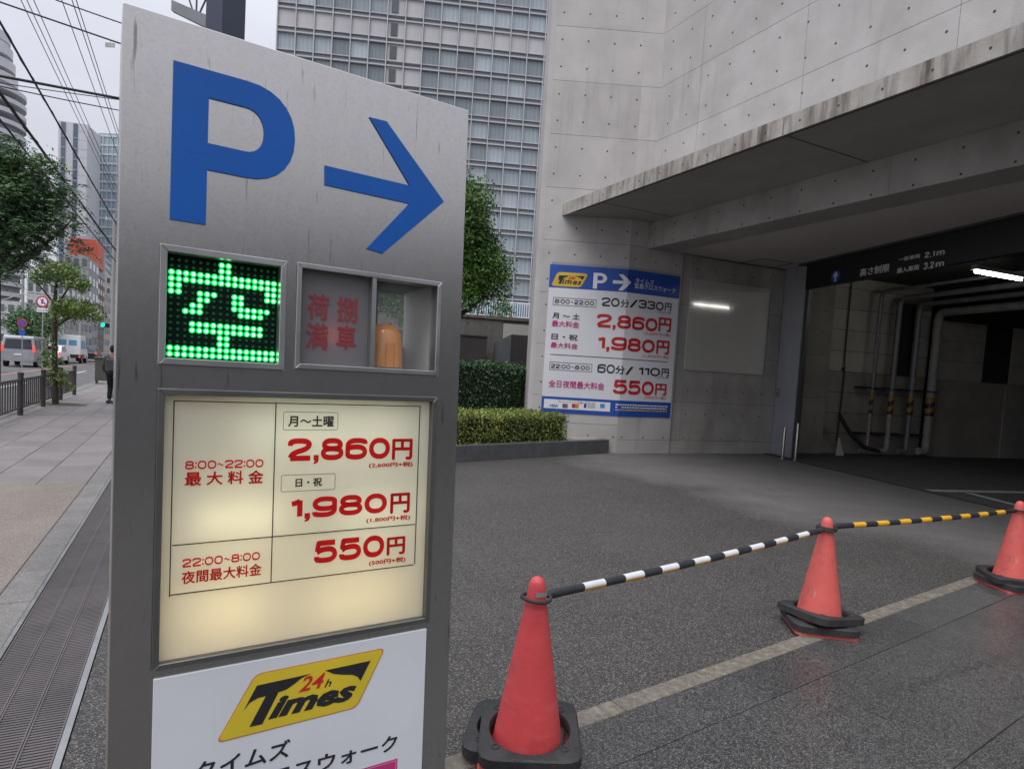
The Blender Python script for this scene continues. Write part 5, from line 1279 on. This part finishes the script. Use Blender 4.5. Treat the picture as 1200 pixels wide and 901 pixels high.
fz = 62.8                          # az of the faces that look back down the street
# street-facing row on the far side (b >= 18); face that looks at the viewer is its near end
def far_block(a0, L, b0, D, H, label, m, cols, rows, side=2, **k):
    # near-end face: x from b0+D (left) to b0 (right); then runs L along the street
    O = SP(a0, b0 + D); O.z = 0
    return block(k.pop('name', 'street_building'), O, fz, D, L, H, label, m, cols, rows, side=side, dside=1, **k)
def tall(px0, px1, ptop, Y, az, D, label, m, name='tower_block', **k):
    yr = (ptop + 400) / 2 if name == 'street_building' else ptop + 40
    a = at(px0, yr, Y); a.z = 0; topz = at((px0 + px1) / 2, ptop, Y).z
    rr_ = dirv(az); n_ = Vector((-rr_.y, rr_.x, 0)); b = hit(px1, yr, a, n_); Wd = (b - a).dot(rr_)
    return block(name, a, az, Wd, D, topz, label, m, k.pop('cols', 0), k.pop('rows', 0), roof=False, **k), Wd, topz
for (px0, px1, pt, Y, L_, lab, m_, c_, r_) in (
    (-40, 30, 350, 62, 12, 'low pale shop building at the left edge across the road', WHR, 6, 3),
    (31, 75, 327, 78, 26, 'pale tiled building with window rows behind the slim street tree', WHR, 5, 4),
    (74, 103, 297, 112, 14, 'grey concrete building with stepped roof below the orange screen', GRE, 3, 6),
    (98, 104, 313, 128, 26, 'brown brick block along the street past the grey concrete building', BRK, 1, 7),
    (106, 121, 298, 215, 20, 'white narrow office block with square windows down the street', WHR, 4, 12),
    (104, 116, 335, 158, 30, 'beige low building after the brown brick block', BEI, 3, 5),
    (117, 142, 322, 190, 40, 'cream building with stepped roof at the far end of the street', BEI, 4, 7),
    (110, 300, 384, 330, 30, 'low grey building closing the view at the street end', GRE, 12, 4)):
    tall(px0, px1, pt, Y, fz, L_, lab, m_, name='street_building', cols=c_, rows=r_, side=max(3, int(L_ / 4)), dside=1)
# orange topped building
t, Wd, tz = tall(76, 112, 281, 150, fz, 18, 'mid-rise building with an orange red rooftop screen', GRE, name='street_building', cols=4, rows=7)
MB().box(Wd * .15, Wd + .3, -.4, 12, tz - 5.5, tz + .6).build('rooftop_screen', ORR, t, I4)
lo = MB()
for k in range(4): lo.prism([(Wd * (.42 + k * .13), tz - 2.6 + k * .25), (Wd * (.50 + k * .13), tz - 1.4 + k * .1), (Wd * (.54 + k * .13), tz - 1.4 + k * .1), (Wd * (.47 + k * .13), tz - 2.9 + k * .25)], -.46, -.401)
lo.build('screen_pattern', flat('screen_dark', (.06, .03, .03), .6), t, I4)
# white striped tower
t, Wd, tz = tall(68, 102, 142, 230, 75, 13, 'white tower with two dark vertical glazing strips', WHITEB)
for a, b in ((.10, .24), (.52, .66)): 
    s_ = MB().box(Wd * a, Wd * b, -.3, .1, 0, tz - .3).build('glazing_strip', mat('strip_glass', (.13, .17, .22), rough=.2, scale=.2), t, I4)
    for k in range(20): MB().box(Wd * a, Wd * b, -.42, -.301, tz * (k + 1) / 21.5, tz * (k + 1) / 21.5 + .5).build('spandrel', flat('strip_spandrel', (.28, .31, .35), .4), s_, I4)
for k in range(26): MB().box(Wd * .68, Wd, -.06, .0, tz * k / 26 + .4, tz * (k + 1) / 26 - .05).build('cladding_panel', WHITEB, t, I4)
t, Wd, tz = tall(115, 165, 157, 250, 92, 30, 'pale blue glass office tower beyond the white tower', mat('pale_glass_wall', (.30, .40, .44), (.25, .34, .39), rough=.25, scale=.15))
for k in range(24): MB().box(0, Wd, -.25, .0, tz * (k + .6) / 24, tz * (k + .6) / 24 + .7).build('floor_band', WHITEB, t, I4)
for k in range(9): MB().box(Wd * k / 9, Wd * k / 9 + .25, -.35, -.26, 0, tz).build('mullion', flat('mullion_grey', (.5, .52, .54), .5), t, I4)
MB().box(0, Wd * .06, -.3, -.26, 0, tz - 1).build('dark_strip', GLASSD, t, I4)
# curved balcony tower, far left
cv = at(-22, 150, 190); cv.z = 0; ctop = at(0, 52, 190).z
t = empty('apartment_tower', Matrix.Translation(cv), 'tall apartment tower with curved balcony edges at far left', 'tower')
rad = (at(20, 150, 190) - at(-22, 150, 190)).x
nfl = 32
def arcp(r, n=24): return [(r * math.cos(2 * PI * k / n), r * math.sin(2 * PI * k / n)) for k in range(n)]
MB().prism(arcp(rad * .90), 0, ctop - 22, 'z').build('core', flat('tower_core', (.22, .22, .24), .6), t, I4)
bm2 = MB().prism(arcp(rad, 32), 0, 1.25, 'z').mesh('balcony_band'); bm2.materials.append(WHITEB)
for k in range(24): link('balcony_band', bm2, t, Matrix.Translation((0, 0, 2 + k * 3.1)))
zt = 2 + 24 * 3.1
for k in range(4): MB().prism(arcp(rad * (.80 - .06 * k), 28), zt + k * 4.0, zt + k * 4 + 2.6, 'z').build('upper_tier', WHITEB, t, I4)
MB().prism(arcp(rad * .60, 28), zt + 14.6, ctop, 'z').build('crown_drum', WHITEB, t, I4)
MB().prism(arcp(rad * .50, 28), zt, zt + 15, 'z').build('core', flat('tower_core', (.22, .22, .24), .6), t, I4)

O_ = SP(72, -3); O_.z = 0
block('street_building', O_, fz, 13, 60, 21, 'grey office block on the near side of the street, hidden behind the steel sign', GRE, 5, 6, side=0)
# ================================================================== STREET THINGS
# guard fence along the kerb
fa = (G(0, 489) - SO).dot(ST); fb_ = (G(80, 462) - SO).dot(ST); fby = 2.62
def fence_run(a0, a1, label):
    t = empty('guard_fence', SM @ Matrix.Translation((a0, fby, 0)), label, 'fence', 'brown guard fences along the road kerb')
    L_ = a1 - a0
    MB().box(0, L_, -.02, .02, .70, .74).build('top_rail', IRON, t, I4); MB().box(0, L_, -.02, .02, .14, .17).build('bottom_rail', IRON, t, I4)
    n = int(L_ / .19); bm_m = MB().box(-.011, .011, -.011, .011, .172, .698).mesh('baluster'); bm_m.materials.append(IRON)
    for k in range(1, n): link('baluster', bm_m, t, Matrix.Translation((k * L_ / n, 0, 0)))
    for k in range(int(L_ / 1.9) + 1):
        x = min(L_, k * L_ / int(L_ / 1.9)); MB().lathe([(.05, 0), (.05, .82), (.056, .825), (.056, .86), (.03, .875), (.001, .876)], 10, (x, 0, 0)).build('post', IRON, t, I4, smooth=True)
fence_run(fa - 3.9, fb_, 'brown iron guard fence with thin upright bars beside the slim street tree')
# slim street tree
tb = G(65, 473); th_ = at(75, 300, tb.y).z
tr = empty('street_tree', Matrix.Translation((tb.x, tb.y, 0)), 'slim street tree with two-tier crown by the guard fence', 'tree')
mb = MB(); limb(mb, (0, 0, 0), (-.05, 0, 2.6), .075, .05, .02, 8); limb(mb, (-.05, 0, 2.5), (.1, 0, 3.5), .045, .015, .1)
for a in ((.65, .1, 2.35), (-.55, 0, 3.0), (.5, -.1, 3.1), (.9, 0, 2.5)): limb(mb, (-.03, 0, 1.9 if a[2] < 2.6 else 2.4), a, .03, .01, .12)
mb.build('trunk', BARK, tr, I4, smooth=True)
bl = [(.0, 0, 3.25, .5, .45, .2), (-.3, 0, 3.05, .35, .35, .16), (.4, 0, 2.95, .33, .35, .16), (.45, 0, 2.38, .55, .45, .17), (.85, 0, 2.22, .28, .3, .14), (.15, 0, 2.2, .3, .3, .15)]
leaves('crown', blob_pts(bl, 5200, .06, 12), .08, LEAF5, tr, I4, droop=.4)
_s = leaves('sucker_shoots', blob_pts([(-.12, -.05, 1.15, .2, .2, .35), (.0, -.05, .65, .25, .25, .3), (.25, 0, .5, .2, .2, .12), (-.1, 0, 1.5, .15, .15, .2)], 700, .05, 8), .085, LEAF5, tr, I4); _s['kind'] = 'stuff'
pit = tag(MB().prism([(tb.x + .75 * math.cos(2 * PI * k / 16), tb.y + .42 * math.sin(2 * PI * k / 16)) for k in range(16)], -.02, .006, 'z').build('tree_pit', SOIL), kind='structure')
# big feathery tree at the left edge
bt = at(-8, 410, 12.6); bt.z = 0
tr = empty('large_street_tree', Matrix.Translation(bt), 'large dark feathery-leaved street tree at the left edge', 'tree')
mb = MB(); limb(mb, (0, 0, 0), (.0, 0, 2.9), .13, .11, .03, 6)
for a in ((.9, .2, 4.2), (1.1, -.2, 3.4), (-.9, 0, 4.3), (.2, .3, 5.2), (.6, -.4, 4.9), (1.5, 0, 3.9)): limb(mb, (0, 0, 2.8), a, .07, .012, .2)
mb.build('trunk', BARK, tr, I4, smooth=True)
bl = [(.1, 0, 4.3, 1.35, 1.2, 1.0), (.75, 0, 3.7, .85, .8, .6), (.9, 0, 4.4, .75, .7, .55), (-.4, 0, 5.0, 1.2, 1.0, .7), (.35, 0, 3.15, .7, .6, .4), (-.3, 0, 3.3, .9, .8, .5), (1.35, 0, 4.05, .38, .35, .22), (.7, 0, 4.95, .5, .4, .3)]
tips = blob_pts(bl, 2100, .10, 3, .35); pinnate(tips, LEAF1, 'crown', tr, I4, .34, 9, .095)
leaves('inner_foliage', blob_pts([(b[0], b[1], b[2], b[3] * .7, b[4] * .7, b[5] * .7) for b in bl], 9000, .1, 12, .2), .08, LEAF1, tr, I4, droop=.4, aspect=.3)
# trees over the road
def bg_tree(px, py_base, Y, H_, w_, label):
    p = at(px, 400, Y); p.z = -.1; t = empty('roadside_tree', Matrix.Translation(p), label, 'tree', 'trees across the road')
    mb = MB(); limb(mb, (0, 0, 0), (0, 0, H_ * .55), .12, .09, .02); [limb(mb, (0, 0, H_ * .45), a, .07, .02, .1) for a in ((w_ * .5, 0, H_ * .8), (-w_ * .5, 0, H_ * .75), (0, 0, H_ * .9))]
    mb.build('trunk', BARK, t, I4)
    leaves('crown', blob_pts([(0, 0, H_ * .72, w_, w_, H_ * .22), (w_ * .5, 0, H_ * .62, w_ * .6, w_ * .6, H_ * .16), (-w_ * .5, 0, H_ * .65, w_ * .6, w_ * .6, H_ * .18)], 4200, .25, 14, .3), .26, LEAF1, t, I4)
bg_tree(44, 0, 52, 4.6, 1.5, 'dark bushy roadside tree across the road behind the van')
bg_tree(30, 0, 50, 4.3, 1.2, 'second dark roadside tree nearer the left edge across the road')
# vehicles
def vehicle(name, a, b, L_, W_, H_, prof, m, label, cat, wins, wr=.33, extra=None, lamps=(.75, .95)):
    t = empty(name, SM @ Matrix.Translation((a, b, -.114)), label, cat, 'vehicles in the near lanes')
    # profile in (x, z), x=0 rear; body lofted with tumblehome
    n = len(prof); mb = MB(); vs = []
    for y, k in ((-W_ / 2, 0), (W_ / 2, 0)):
        pass
    secs = [(-W_ / 2 + .0, 0), (-W_ / 2 + .12, 1), (W_ / 2 - .12, 1), (W_ / 2, 0)]
    zmid = H_ * .52
    def P(x, z, s): # s: side sign
        inn = .10 * max(0, (z - zmid) / (H_ - zmid)); return (x, s * (W_ / 2 - inn), z)
    vs = [P(x, z, -1) for x, z in prof] + [P(x, z, 1) for x, z in prof]
    mb.add(vs, [tuple(range(n)), tuple(reversed(range(n, 2 * n)))] + [(i, n + i, n + (i + 1) % n, (i + 1) % n) for i in range(n)])
    bo = mb.build('body', m, t, I4); bv = bo.modifiers.new('bevel', 'BEVEL'); bv.width = .05; bv.segments = 2; bv.limit_method = 'ANGLE'
    for x in (L_ * .19, L_ * .80):
        for s in (-1, 1):
            wv = MB(); wv.tube([(x, s * (W_ / 2 - .20), wr), (x, s * (W_ / 2 + .012), wr)], wr, 18); o = wv.build('wheel', TYRE, t, I4)
            MB().tube([(x, s * (W_ / 2 + .005), wr), (x, s * (W_ / 2 + .022), wr)], wr * .6, 12).build('rim', STEELF, o, I4)
    for poly in wins:          # side glazing
        for s in (-1, 1):
            vs = [P(x, z, s) for x, z in poly]; vs = [(x, y + s * .012, z) for x, y, z in vs]; MB().add(vs, [tuple(range(len(vs)))]).build('side_window', CARG, t, I4)
    for s in (-1, 1): MB().box(-.035, .03, s * (W_ / 2 - .06) - .05, s * (W_ / 2 - .06) + .05, lamps[0], lamps[1]).build('tail_lamp', LAMPR, t, I4)
    if extra: extra(t, W_, L_, H_, P)
    return t
def van_extra(t, W_, L_, H_, P):
    MB().add([(-.03 + .00, -.70, 1.12), (-.03, .70, 1.12), (.06, .62, 1.72), (.06, -.62, 1.72)], [(0, 1, 2, 3)]).build('rear_window', CARG, t, I4)
    MB().box(-.05, -.01, -.18, .18, .72, .83).build('number_plate', CARW, t, I4); MB().box(-.12, .1, -W_ / 2 + .04, W_ / 2 - .04, .36, .58).build('bumper', SILV, t, I4)
    for s in (-1, 1): MB().bbox(L_ * .80, L_ * .83, s * (W_ / 2 + .12) - .1, s * (W_ / 2 + .12) + .1, 1.15, 1.35, .01).build('mirror', CARK, t, I4)
vanp = [(0, .35), (0, 1.0), (.10, 1.86), (.25, 1.93), (3.5, 1.93), (3.8, 1.85), (4.35, 1.12), (4.62, 1.0), (4.68, .35)]
vehicle('van', 45.9, 9.0, 4.69, 1.7, 1.95, vanp, SILV, 'silver van with lit brake lights seen from behind', 'van', [[(.35, 1.15), (.35, 1.72), (1.5, 1.76), (1.5, 1.15)], [(1.6, 1.15), (1.6, 1.76), (2.7, 1.76), (2.7, 1.15)], [(2.8, 1.15), (2.8, 1.76), (3.55, 1.74), (4.1, 1.15)]], extra=van_extra, lamps=(.95, 1.35))
carp = [(0, .3), (0, .85), (.25, .98), (.75, 1.02), (1.25, 1.42), (2.6, 1.45), (3.25, 1.02), (4.3, .82), (4.45, .6), (4.45, .3)]
cw_ = [[(.95, 1.0), (1.32, 1.36), (2.0, 1.38), (2.0, 1.0)], [(2.08, 1.0), (2.08, 1.38), (2.55, 1.38), (3.05, 1.0)]]
def car_extra(t, W_, L_, H_, P):
    MB().add([(.73, -.62, 1.05), (.73, .62, 1.05), (1.18, .55, 1.40), (1.18, -.55, 1.40)], [(0, 1, 2, 3)]).build('rear_window', CARG, t, I4)
    MB().box(-.05, -.01, -.18, .18, .5, .6).build('number_plate', CARW, t, I4)
vehicle('car', 54.5, 9.0, 4.45, 1.7, 1.45, carp, CARW, 'white car between the silver van and white truck', 'car', cw_, extra=car_extra)
vehicle('car', 69.5, 8.4, 4.45, 1.7, 1.45, carp, CARK, 'black car ahead of the white truck', 'car', cw_, extra=car_extra)
def taxi_extra(t, W_, L_, H_, P):
    car_extra(t, W_, L_, H_, P)
    for s in (-1, 1): MB().add([(x, y + s * .014, z) for x, y, z in (P(.0, .55, s), P(4.3, .55, s), P(4.3, .72, s), P(0, .72, s))], [(0, 1, 2, 3)]).build('stripe', flat('stripe_green', (.06, .3, .16), .4), t, I4)
    MB().box(1.7, 1.95, -.3, .3, 1.46, 1.6).build('roof_light', LAMPR, t, I4)
vehicle('taxi', 34.0, 9.4, 4.45, 1.7, 1.55, [(x, z * 1.07) for x, z in carp], CARW, 'white taxi with green stripe at the left edge', 'taxi', [[(x, z * 1.07) for x, z in q] for q in cw_], extra=taxi_extra)
def truck_extra(t, W_, L_, H_, P):
    MB().bbox(0, 2.9, -W_ / 2 + .0, W_ / 2, .75, 2.35, .02).build('cargo_box', CARW, t, I4)
    for x in (.35, 1.6):
        for s in (-1, 1): MB().box(x, x + .85, s * (W_ / 2 + .008) - .004, s * (W_ / 2 + .008) + .004, 1.25, 1.95).build('blue_square', flat('truck_blue', (.08, .30, .52), .4), t, I4)
    for y in (-.62, .08): MB().box(-.014, -.004, y, y + .54, 1.5, 1.95).build('blue_square', flat('truck_blue', (.08, .30, .52), .4), t, I4)
    MB().box(.0, 2.8, -W_ / 2 + .1, W_ / 2 - .1, .45, .74).build('chassis', CARK, t, I4)
vehicle('truck', 61.5, 8.7, 4.3, 1.8, 2.1, [(2.95, .4), (2.95, 1.95), (3.1, 2.05), (3.7, 2.02), (4.2, 1.2), (4.3, .9), (4.3, .4)], CARW, 'small white box truck with pale blue squares on its sides', 'truck', [[(3.2, 1.25), (3.2, 1.85), (3.7, 1.85), (4.05, 1.25)]], extra=truck_extra, lamps=(.5, .66))

# person walking away
pp_ = G(132, 472); hh = 1.66
per = empty('person', Matrix.Translation((pp_.x, pp_.y, 0)) @ Matrix.Rotation(R(15), 4, 'Z') @ Matrix.Scale(.89, 4), 'person in olive jacket and black trousers walking away with a bag', 'person')
def skin(name, verts, edges, rad, m, parent, lv=2):
    me = bpy.data.meshes.new(name); me.from_pydata(verts, edges, []); me.materials.append(m); o = link(name, me, parent, I4)
    sk = o.modifiers.new('skin', 'SKIN'); sk.use_smooth_shade = True
    for v, r_ in zip(me.skin_vertices[0].data, rad): v.radius = (r_, r_) if isinstance(r_, float) else r_
    me.skin_vertices[0].data[0].use_root = True
    ss = o.modifiers.new('sub', 'SUBSURF'); ss.levels = lv; ss.render_levels = lv; return o
SKN = flat('skin', (.36, .20, .14), .6); TRO = flat('black_trousers', (.012, .012, .014), .8); JAC = mat('olive_jacket', (.10, .095, .07), (.07, .068, .05), rough=.9, scale=6)
V = [(0, 0, .90), (0, 0, 1.10), (0, 0, 1.30), (0, .0, 1.42), (0, .01, 1.50), (0, .02, 1.60), (0, .02, 1.66),
     (-.09, 0, .84), (-.10, .10, .48), (-.10, .02, .09), (-.10, .16, .05), (.09, 0, .84), (.10, .0, .47), (.10, -.20, .12), (.10, -.10, .04),
     (-.19, 0, 1.36), (-.24, -.02, 1.10), (-.24, .10, .90), (-.24, .13, .82), (.19, 0, 1.36), (.24, -.04, 1.10), (.24, .04, .88), (.24, .06, .80)]
Ed = [(0, 1), (1, 2), (2, 3), (3, 4), (4, 5), (5, 6), (0, 7), (7, 8), (8, 9), (9, 10), (0, 11), (11, 12), (12, 13), (13, 14), (2, 15), (15, 16), (16, 17), (17, 18), (2, 19), (19, 20), (20, 21), (21, 22)]
Rd = [(.15, .11), (.14, .10), (.16, .11), .07, .055, .10, .07, .09, .06, .045, .04, .09, .06, .045, .04, .055, .045, .037, .03, .055, .045, .037, .03]
body_ = skin('body', V, Ed, Rd, SKN, per)
skin('trousers', [(0, 0, 1.0), (-.09, 0, .84), (-.10, .10, .48), (-.10, .02, .10), (.09, 0, .84), (.10, 0, .47), (.10, -.19, .13)], [(0, 1), (1, 2), (2, 3), (0, 4), (4, 5), (5, 6)], [(.165, .125), .105, .078, .068, .105, .078, .068], TRO, per)
skin('jacket', [(0, 0, .80), (0, 0, 1.12), (0, 0, 1.33), (0, 0, 1.43), (-.19, 0, 1.36), (-.245, -.02, 1.10), (-.245, .09, .92), (.19, 0, 1.36), (.245, -.04, 1.10), (.245, .04, .90)],
     [(0, 1), (1, 2), (2, 3), (2, 4), (4, 5), (5, 6), (2, 7), (7, 8), (8, 9)], [(.185, .14), (.17, .125), (.185, .13), .085, .075, .062, .055, .075, .062, .055], JAC, per)
MB().lathe([(.001, -.115), (.07, -.10), (.108, -.03), (.112, .04), (.085, .10), (.03, .125), (.001, .127)], 16, (0, .02, 1.605)).build('hair', flat('black_hair', (.015, .013, .012), .7), per, I4, smooth=True)
for s in (-1, 1): MB().bbox(s * .10 - .045, s * .10 + .045, -.13 if s < 0 else -.28, .14 if s < 0 else -.02, .0, .09, .02).build('shoe', flat('black_shoe', (.02, .02, .02), .5), per, I4)
bgp = empty('shoulder_bag', Matrix.Translation((pp_.x, pp_.y, 0)) @ Matrix.Rotation(R(15), 4, 'Z') @ Matrix.Scale(.89, 4), 'grey bag slung on the back of the walking person', 'bag')
MB().bbox(-.15, .13, -.26, -.135, .98, 1.32, .03).build('bag', flat('grey_bag', (.10, .10, .11), .8), bgp, I4)
MB().tube([(-.1, -.14, 1.30), (-.11, -.05, 1.44), (-.1, .05, 1.42)], .012, 6).build('strap', flat('grey_bag', (.10, .10, .11), .8), bgp, I4)
# standing cabinet past the person
cbp = G(122, 449); cab = empty('utility_cabinet', Matrix.Translation((cbp.x, cbp.y, 0)) @ Matrix.Rotation(R(27), 4, 'Z'), 'low dark green utility cabinet by the road kerb past the person', 'cabinet')
MB().bbox(-.3, .4, -.2, .2, .12, 1.0, .02).build('cabinet_body', flat('cabinet_green', (.07, .075, .06), .6), cab, I4); MB().bbox(-.33, .43, -.23, .23, 1.001, 1.05, .01).build('lid', flat('cabinet_lid', (.09, .09, .08), .6), cab, I4)
for x in (-.25, .35): MB().box(x - .03, x + .03, -.15, .15, 0, .12).build('leg', IRON, cab, I4)

# road signs and traffic light
SPM = flat('sign_pole', (.35, .36, .37), .5, metal=.4)
def ngon(cx, cz, r_, n=24): return [(cx + r_ * math.cos(2 * PI * k / n), cz + r_ * math.sin(2 * PI * k / n)) for k in range(n)]
p = at(50, 353, 34); t = empty('road_sign', frame(Vector((p.x, p.y, 0)), 80), 'round red-bordered no crossing sign with white plate below, over the road', 'road sign')
MB().prism(ngon(0, p.z, .30), -.02, 0).build('sign_disc', flat('sign_red', (.5, .03, .04), .4), t, I4)
MB().prism(ngon(0, p.z, .225), -.03, -.021).build('sign_face', PWHITE, t, I4)
MB().prism([(-.13, p.z + .13), (-.10, p.z + .16), (.16, p.z - .12), (.12, p.z - .16)], -.036, -.031).build('slash', flat('sign_red', (.5, .03, .04), .4), t, I4)
MB().prism([(-.04, p.z - .14), (.02, p.z - .14), (.07, p.z + .1), (0, p.z + .16), (-.06, p.z + .02)], -.034, -.0305).build('walker_symbol', POSTERB, t, I4)
MB().box(-.27, .27, -.02, 0, p.z - .56, p.z - .34).build('lower_plate', PWHITE, t, I4); letter('plate_text', ctext('わたるな', .01), (-.23, .23, p.z - .52, p.z - .39), BLACKP, t, -.024)
MB().tube([(-.0, .03, -.12), (0, .03, p.z + .3)], .03, 8).build('pole', SPM, t, I4)
MB().tube([(0, .03, p.z + .25), (-1.0, .03, p.z + .35), (-2.2, .03, p.z - .2)], .03, 8).build('arm', SPM, t, I4)
p = at(26, 378, 38); t = empty('no_parking_sign', frame(Vector((p.x, p.y, 0)), 80), 'round blue no parking sign with red border on thin pole', 'road sign')
MB().prism(ngon(0, p.z, .27), -.02, 0).build('sign_disc', flat('sign_red', (.5, .03, .04), .4), t, I4); MB().prism(ngon(0, p.z, .20), -.03, -.021).build('sign_face', POSTERB, t, I4)
MB().prism([(-.16, p.z + .13), (-.12, p.z + .17), (.16, p.z - .13), (.12, p.z - .17)], -.036, -.031).build('slash', flat('sign_red', (.5, .03, .04), .4), t, I4)
MB().box(-.16, .16, -.02, 0, p.z - .75, p.z - .4).build('lower_plate', POSTERB, t, I4)
MB().tube([(-.0, .03, -.12), (0, .03, p.z + .3)], .03, 8).build('pole', SPM, t, I4)
p = at(128, 381, 58); t = empty('traffic_light', frame(Vector((p.x, p.y, 0)), 78), 'traffic light showing green on a pole by the pavement', 'traffic light')
MB().bbox(-.72, .55, -.15, .15, p.z - .24, p.z + .24, .03).build('housing', flat('housing_grey', (.22, .23, .22), .6), t, I4)
for k, c in enumerate(((.0, .9, .55), (.05, .04, .0), (.05, 0, 0))):
    MB().prism(ngon(-.46 + k * .40, p.z, .16), -.17, -.151).build('lens', flat('lens_%d' % k, tuple(v * .4 for v in c), .3, emit=c, estr=3.0 if k == 0 else 0), t, I4)
    MB().tube([(-.46 + k * .40, -.30, p.z + .02), (-.46 + k * .40, -.15, p.z + .02)], .19, 14, False).build('visor', flat('visor', (.1, .1, .1), .6), t, I4)
MB().tube([(.55, 0, p.z), (1.0, 0, p.z)], .05, 8).build('arm', SPM, t, I4); MB().tube([(1.0, 0, -.1), (1.0, 0, 9)], .12, 10).build('pole', flat('pole_grey', (.28, .28, .27), .7), t, I4)
for px, Y, top, lab in ((94, 62, 330, 'concrete utility pole beside the black car'), (131, 48, 250, 'grey utility pole just left of the steel sign'), (26, 60, 300, 'pale lamp pole behind the blue no parking sign')):
    q = at(px, 400, Y); tz = at(px, top, Y).z; t = empty('utility_pole', Matrix.Translation((q.x, q.y, 0)), lab, 'pole')
    MB().tube([(0, 0, -.12), (0, 0, tz)], [.16, .11], 10).build('shaft', flat('pole_concrete', (.30, .29, .28), .8), t, I4); MB().box(-.7, .7, -.04, .04, tz - .5, tz - .42).build('crossarm', SPM, t, I4)
    for x in (-.6, 0, .6): MB().lathe([(.03, 0), (.045, .05), (.03, .1), (.04, .15), (.001, .17)], 8, (x, 0, tz - .42)).build('insulator', PWHITE, t, I4)
# antenna bracket and dark box on a mast behind the top of the sign
p = at(258, 30, 9.0); mz = p.z; t = empty('camera_mast', frame(Vector((p.x, p.y, 0)), 92), 'tall mast carrying a dark blue box and braced steel arm, behind steel sign', 'mast')
NAV = flat('navy_box', (.035, .042, .075), .45)
MB().tube([(.12, .25, 0), (.12, .25, mz + 1.5)], .07, 12).build('pole', flat('mast_grey', (.10, .10, .11), .6), t, I4)
MB().prism([(-.15, -.10), (.11, -.16), (.30, .10), (.10, .24), (-.15, .15)], mz - .35, mz + 1.4, 'z').build('dark_box', NAV, t, I4)
MB().prism([(.04, mz + .37), (.32, mz + .22), (.32, mz + .75), (.04, mz + .75)], -.30, -.2801).build('bracket_plate', flat('pale_bracket', (.5, .5, .52), .5), t, I4) if False else None
a_ = at(201, 6, 9.0); ax = (a_ - p).dot(dirv(92))
MB().prism([(ax, mz + (a_.z - p.z) - .07), (-.15, mz - .04 - .02), (-.15, mz + .11), (ax, mz + (a_.z - p.z) + .07)], -.03, .03).build('arm', flat('arm_grey', (.20, .21, .22), .5, metal=.4), t, I4)
for x in (-.46, -.34, -.20): MB().tube([(-.34, 0, mz + .05), (-.34 + (x + .34) * 2.2, 0, mz + .75)], .012, 6).build('stay', flat('stay_grey', (.08, .08, .09), .5), t, I4)
MB().prism([(-.44, mz + .0), (-.26, mz - .05), (-.33, mz - .14), (-.33, mz - .5), (-.37, mz - .5), (-.37, mz - .14)], -.035, .035).build('post_foot', flat('stay_grey', (.08, .08, .09), .5), t, I4)
for dz in (-.18, .06): MB().box(-.18, -.152, -.05, .05, mz + dz, mz + dz + .13).build('hinge', flat('pale_bracket', (.5, .5, .52), .5), t, I4)

# overhead cables
def cable(pts, r_, label, sagm=0, tw=False):
    a, b = Vector(pts[0]), Vector(pts[1]); n = 40; L_ = []
    if (b - a).length < 25:                     # a crossing wire goes on to poles beyond the picture
        d_ = (b - a); a, b = a - d_ * 1.2, b + d_ * 1.0; sagm *= 3
    for i in range(n + 1):
        s = i / n; q = a.lerp(b, s); q.z -= sagm * 4 * s * (1 - s); L_.append(q - a)
    t = empty('overhead_cable', Matrix.Translation(a), label, 'cable', 'overhead cables above the street')
    MB().tube(L_, r_, 6).build('cable', WIRE, t, I4)
    if tw:
        k = 500; h = [L_[min(n - 1, int(i / k * n))].lerp(L_[min(n, int(i / k * n) + 1)], i / k * n - int(i / k * n)) + Vector((math.cos(i * .7) * r_ * 1.1, 0, math.sin(i * .7) * r_ * 1.1)) for i in range(k)]
        MB().tube(h, r_ * .22, 4).build('lashing_wire', WIRE, t, I4)
    return t
def along(px, py, Y, L_): a = at(px, py, Y); return (a - ST * 26, a + ST * L_)
cable(along(-12, 0, 11, 90), .024, 'thick lashed cable descending from the upper left towards the road end', .1, True)
cable(along(-8, 98, 11, 90), .032, 'heavy black cable dropping across the dark tree leaves', .0, True)
cable(along(-6, 128, 11.5, 90), .02, 'thin cable just under the heavy black one', .1)
for k, (px, lab) in enumerate(((24, 'leftmost of the thin high wires running down the street'), (31, 'second thin high wire from the left'), (39, 'third thin high wire from the left'), (72, 'fourth thin high wire from the left'), (84, 'fifth thin high wire from the left'), (89, 'rightmost of the thin high wires above the street'))):
    cable(along(px, -6, 16, 160), .011, lab, .2)
cable((at(-30, -8, 14), at(220, 78, 16)), .018, 'thin crossing cable with small tag near the steel sign', .0)
cable((at(-30, 78, 13), at(220, 126, 17)), .03, 'thick bundled cable crossing the street left of the steel sign', .03, False)
cable((at(-30, 79, 13.05), at(220, 117, 17.1)), .010, 'thin wire running just above the thick crossing cable', .08)
cable((at(-30, 74, 13.05), at(220, 129, 17.1)), .012, 'thin wire looped along the underside of the thick crossing cable', .12)
cable((at(70, -6, 15), at(200, 40, 17)), .014, 'upper crossing wire at the top left of steel sign', .05, True)
p = at(129, 50, 15.2); t = empty('cable_tag', Matrix.Translation(p), 'small grey rectangular tag hanging on the crossing cable', 'tag'); MB().bbox(-.11, .11, -.01, .01, -.10, .0, .003).build('plate', flat('tag_grey', (.45, .45, .45), .6), t, I4)
MB().tube([(0, 0, 0), (0, 0, .08)], .004, 5).build('hook', WIRE, t, I4)

# unseen block added behind the camera to darken the reflection in the steel face
block('reflection_block', Vector((15.5, -2.5, 0)), 218, 34, 12, 5.6, 'unseen dark block added behind the viewer for the steel sign to reflect', LWM, 9, 2, ww=.7, wh=.5, z0=1.2)
